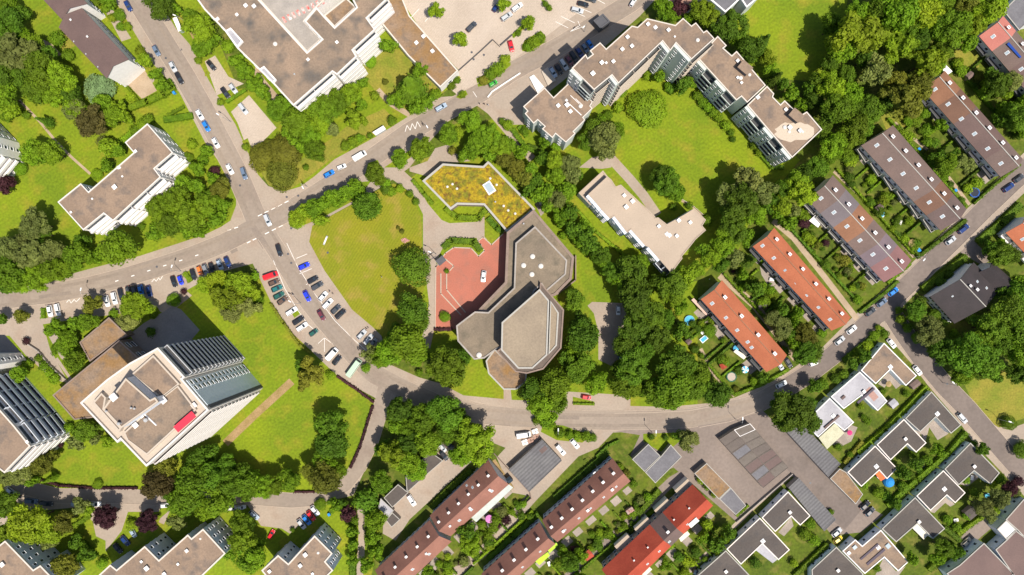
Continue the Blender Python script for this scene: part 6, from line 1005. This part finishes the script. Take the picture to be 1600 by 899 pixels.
# people
def person_mesh(seed):
    r = random.Random(seed); bm_ = bpy.data.meshes.new('person_skeleton'); st = r.uniform(.12, .3)
    V = [(0,0,.92,.14),(0,0,1.15,.13),(0,0,1.40,.16),(0,0,1.52,.06),(0,0,1.60,.08),(.01,0,1.70,.105),(0,.09,.86,.10),(st,.10,.48,.07),(st*.6,.10,.08,.05),(st*.6+.14,.10,.05,.04),(0,-.09,.86,.10),(-st*.6,-.10,.48,.07),(-st,-.10,.08,.05),(-st+.14,-.10,.05,.04),(0,.19,1.40,.065),(-.05,.24,1.13,.05),(.08,.25,.90,.04),(0,-.19,1.40,.065),(.05,-.24,1.13,.05),(.16,-.25,.92,.04)]
    E = [(0,1),(1,2),(2,3),(3,4),(4,5),(0,6),(6,7),(7,8),(8,9),(0,10),(10,11),(11,12),(12,13),(2,14),(14,15),(15,16),(2,17),(17,18),(18,19)]
    bm_.from_pydata([v[:3] for v in V], E, []); o = bpy.data.objects.new('tmp', bm_); COL.objects.link(o); md = o.modifiers.new('s', 'SKIN'); 
    for i, v in enumerate(V): bm_.skin_vertices[0].data[i].radius = (v[3], v[3])
    bm_.skin_vertices[0].data[0].use_root = True; o.modifiers.new('d', 'SUBSURF').levels = 1
    me = bpy.data.meshes.new_from_object(o.evaluated_get(bpy.context.evaluated_depsgraph_get())); bpy.data.objects.remove(o); me.name = 'person'; return me
PM = person_mesh(3); SKIN = mat('skin', (.5,.32,.22), amt=0)
cl = {'white': (.7,.7,.7), 'dark': (.04,.04,.06), 'red': (.5,.05,.05), 'blue': (.06,.12,.4), 'beige': (.5,.42,.3)}
for px, py, c, tr_, lb in ((749.5,163,'dark','blue','person in a dark top, nearest the path mouth below the white wall'),(757,163.5,'dark','dark','person in dark clothes standing in the middle of the pavement group'),(763,165,'white','blue','person in a white top at the wall end of the pavement group'),(459,461,'white','dark','person in a white top walking between the curved parking rows'),(458,459.5,'dark','dark','person in dark clothes walking between the curved parking rows'),(516,455.5,'dark','blue','person in a dark top beside the lawn near the white parked cars'),(521,459.5,'white','dark','person in a white top beside the lawn near the white parked cars'),(576,512.5,'white','dark','person in a white top beside the silver parked cars'),(573,514,'dark','blue','person in a dark top beside the silver parked cars'),(752,383,'white','beige','person in a white top on the red plaza by the edging'),(597,433,'white','beige','person in white sitting out on the yellow lawn')):
    p = W(px, py); t = thing('person', lb, 'person', (p.x, p.y, 0), None, rnd.uniform(0, 6)); b = PM.copy(); b.materials.clear()
    b.materials.append(SKIN); b.materials.append(mat('cloth_'+c, cl[c], amt=0)); b.materials.append(mat('trousers_'+tr_, cl[tr_], amt=0))
    for f in b.polygons: z = f.center.z; f.material_index = 0 if z > 1.47 or (abs(f.center.y) > .2 and z < 1.15) else 1 if z > .92 else 2
    link('body', b, t); m = MB(); m.lathe([(.11, 1.72), (.10, 1.80), (.05, 1.84), (0, 1.85)], .0, 0, 10); link('hair', m.mesh('hair', [mat('hair', (.05,.03,.02), amt=0)]), t)
# low fence of hurdles and side walls
def wallrun(name, lab, cat, pts, h, th, m_):
    P = [W(*p) for p in pts]; m = MB()
    for a, b in zip(P, P[1:]): e = b-a; m.box((a.x+b.x)/2, (a.y+b.y)/2, 0, h, e.length+th*.5, th, math.atan2(e.y, e.x))
    c = P[0]; t = thing(name, lab, cat, (c.x, c.y, 0)); m.build('wall_body', m_, t)
wallrun('garden_wall', 'brown wall curving round the church lawn beside the nave', 'wall', [(899,400),(899,438),(870,460)], 1.6, .4, BRICK)
wallrun('ramp_wall', 'concrete ramp wall beside the leafy drive left of the podium', 'wall', [(45,537),(62,548),(80,570),(104,592)], 1.2, .35, CONC)
wallrun('board_fence', 'thin brown fence along the big paved car park', 'fence', [(717,111),(753,79),(770,63),(781,74)], .9, .1, DMETAL)
wallrun('board_fence', 'thin fence line from the car park to the parking hedge', 'fence', [(782,72),(800,56)], 1.2, .12, DMETAL)
wallrun('garden_wall', 'pale retaining wall along the garage yard and narrow path', 'wall', [(1150,815),(1195,776),(1237,740)], 1.0, .3, CONC)
wallrun('picket_fence', 'pale picket fence between big lawn and pale block', 'fence', [(1065,312),(1082,322),(1098,336)], .9, .1, COPING)
wallrun('garden_wall', 'thin brown wall round the grass beside the grey garage block', 'wall', [(772,708),(790,728),(828,770),(830,778),(812,794)], .9, .2, BRICK)

for i, (px, py) in enumerate(((245,417),(196,463),(283,78),(259,91),(448,308),(466,306),(375,290),(455,357),(455,411),(450,397),(740,93),(756,86),(737,82),(1150,610),(602,640),(1480,600),(1444,730),(1266,755),(640,540),(512,395))):
    p = W(px, py); m = MB(); m.cyl(0, 0, 0, .012, .42, .42, 14)
    t = link('manhole_cover', m.mesh('manhole_cover', [DMETAL]), None, p); tag(t, 'round dark manhole cover set in the paving', 'manhole cover', 'manhole covers')
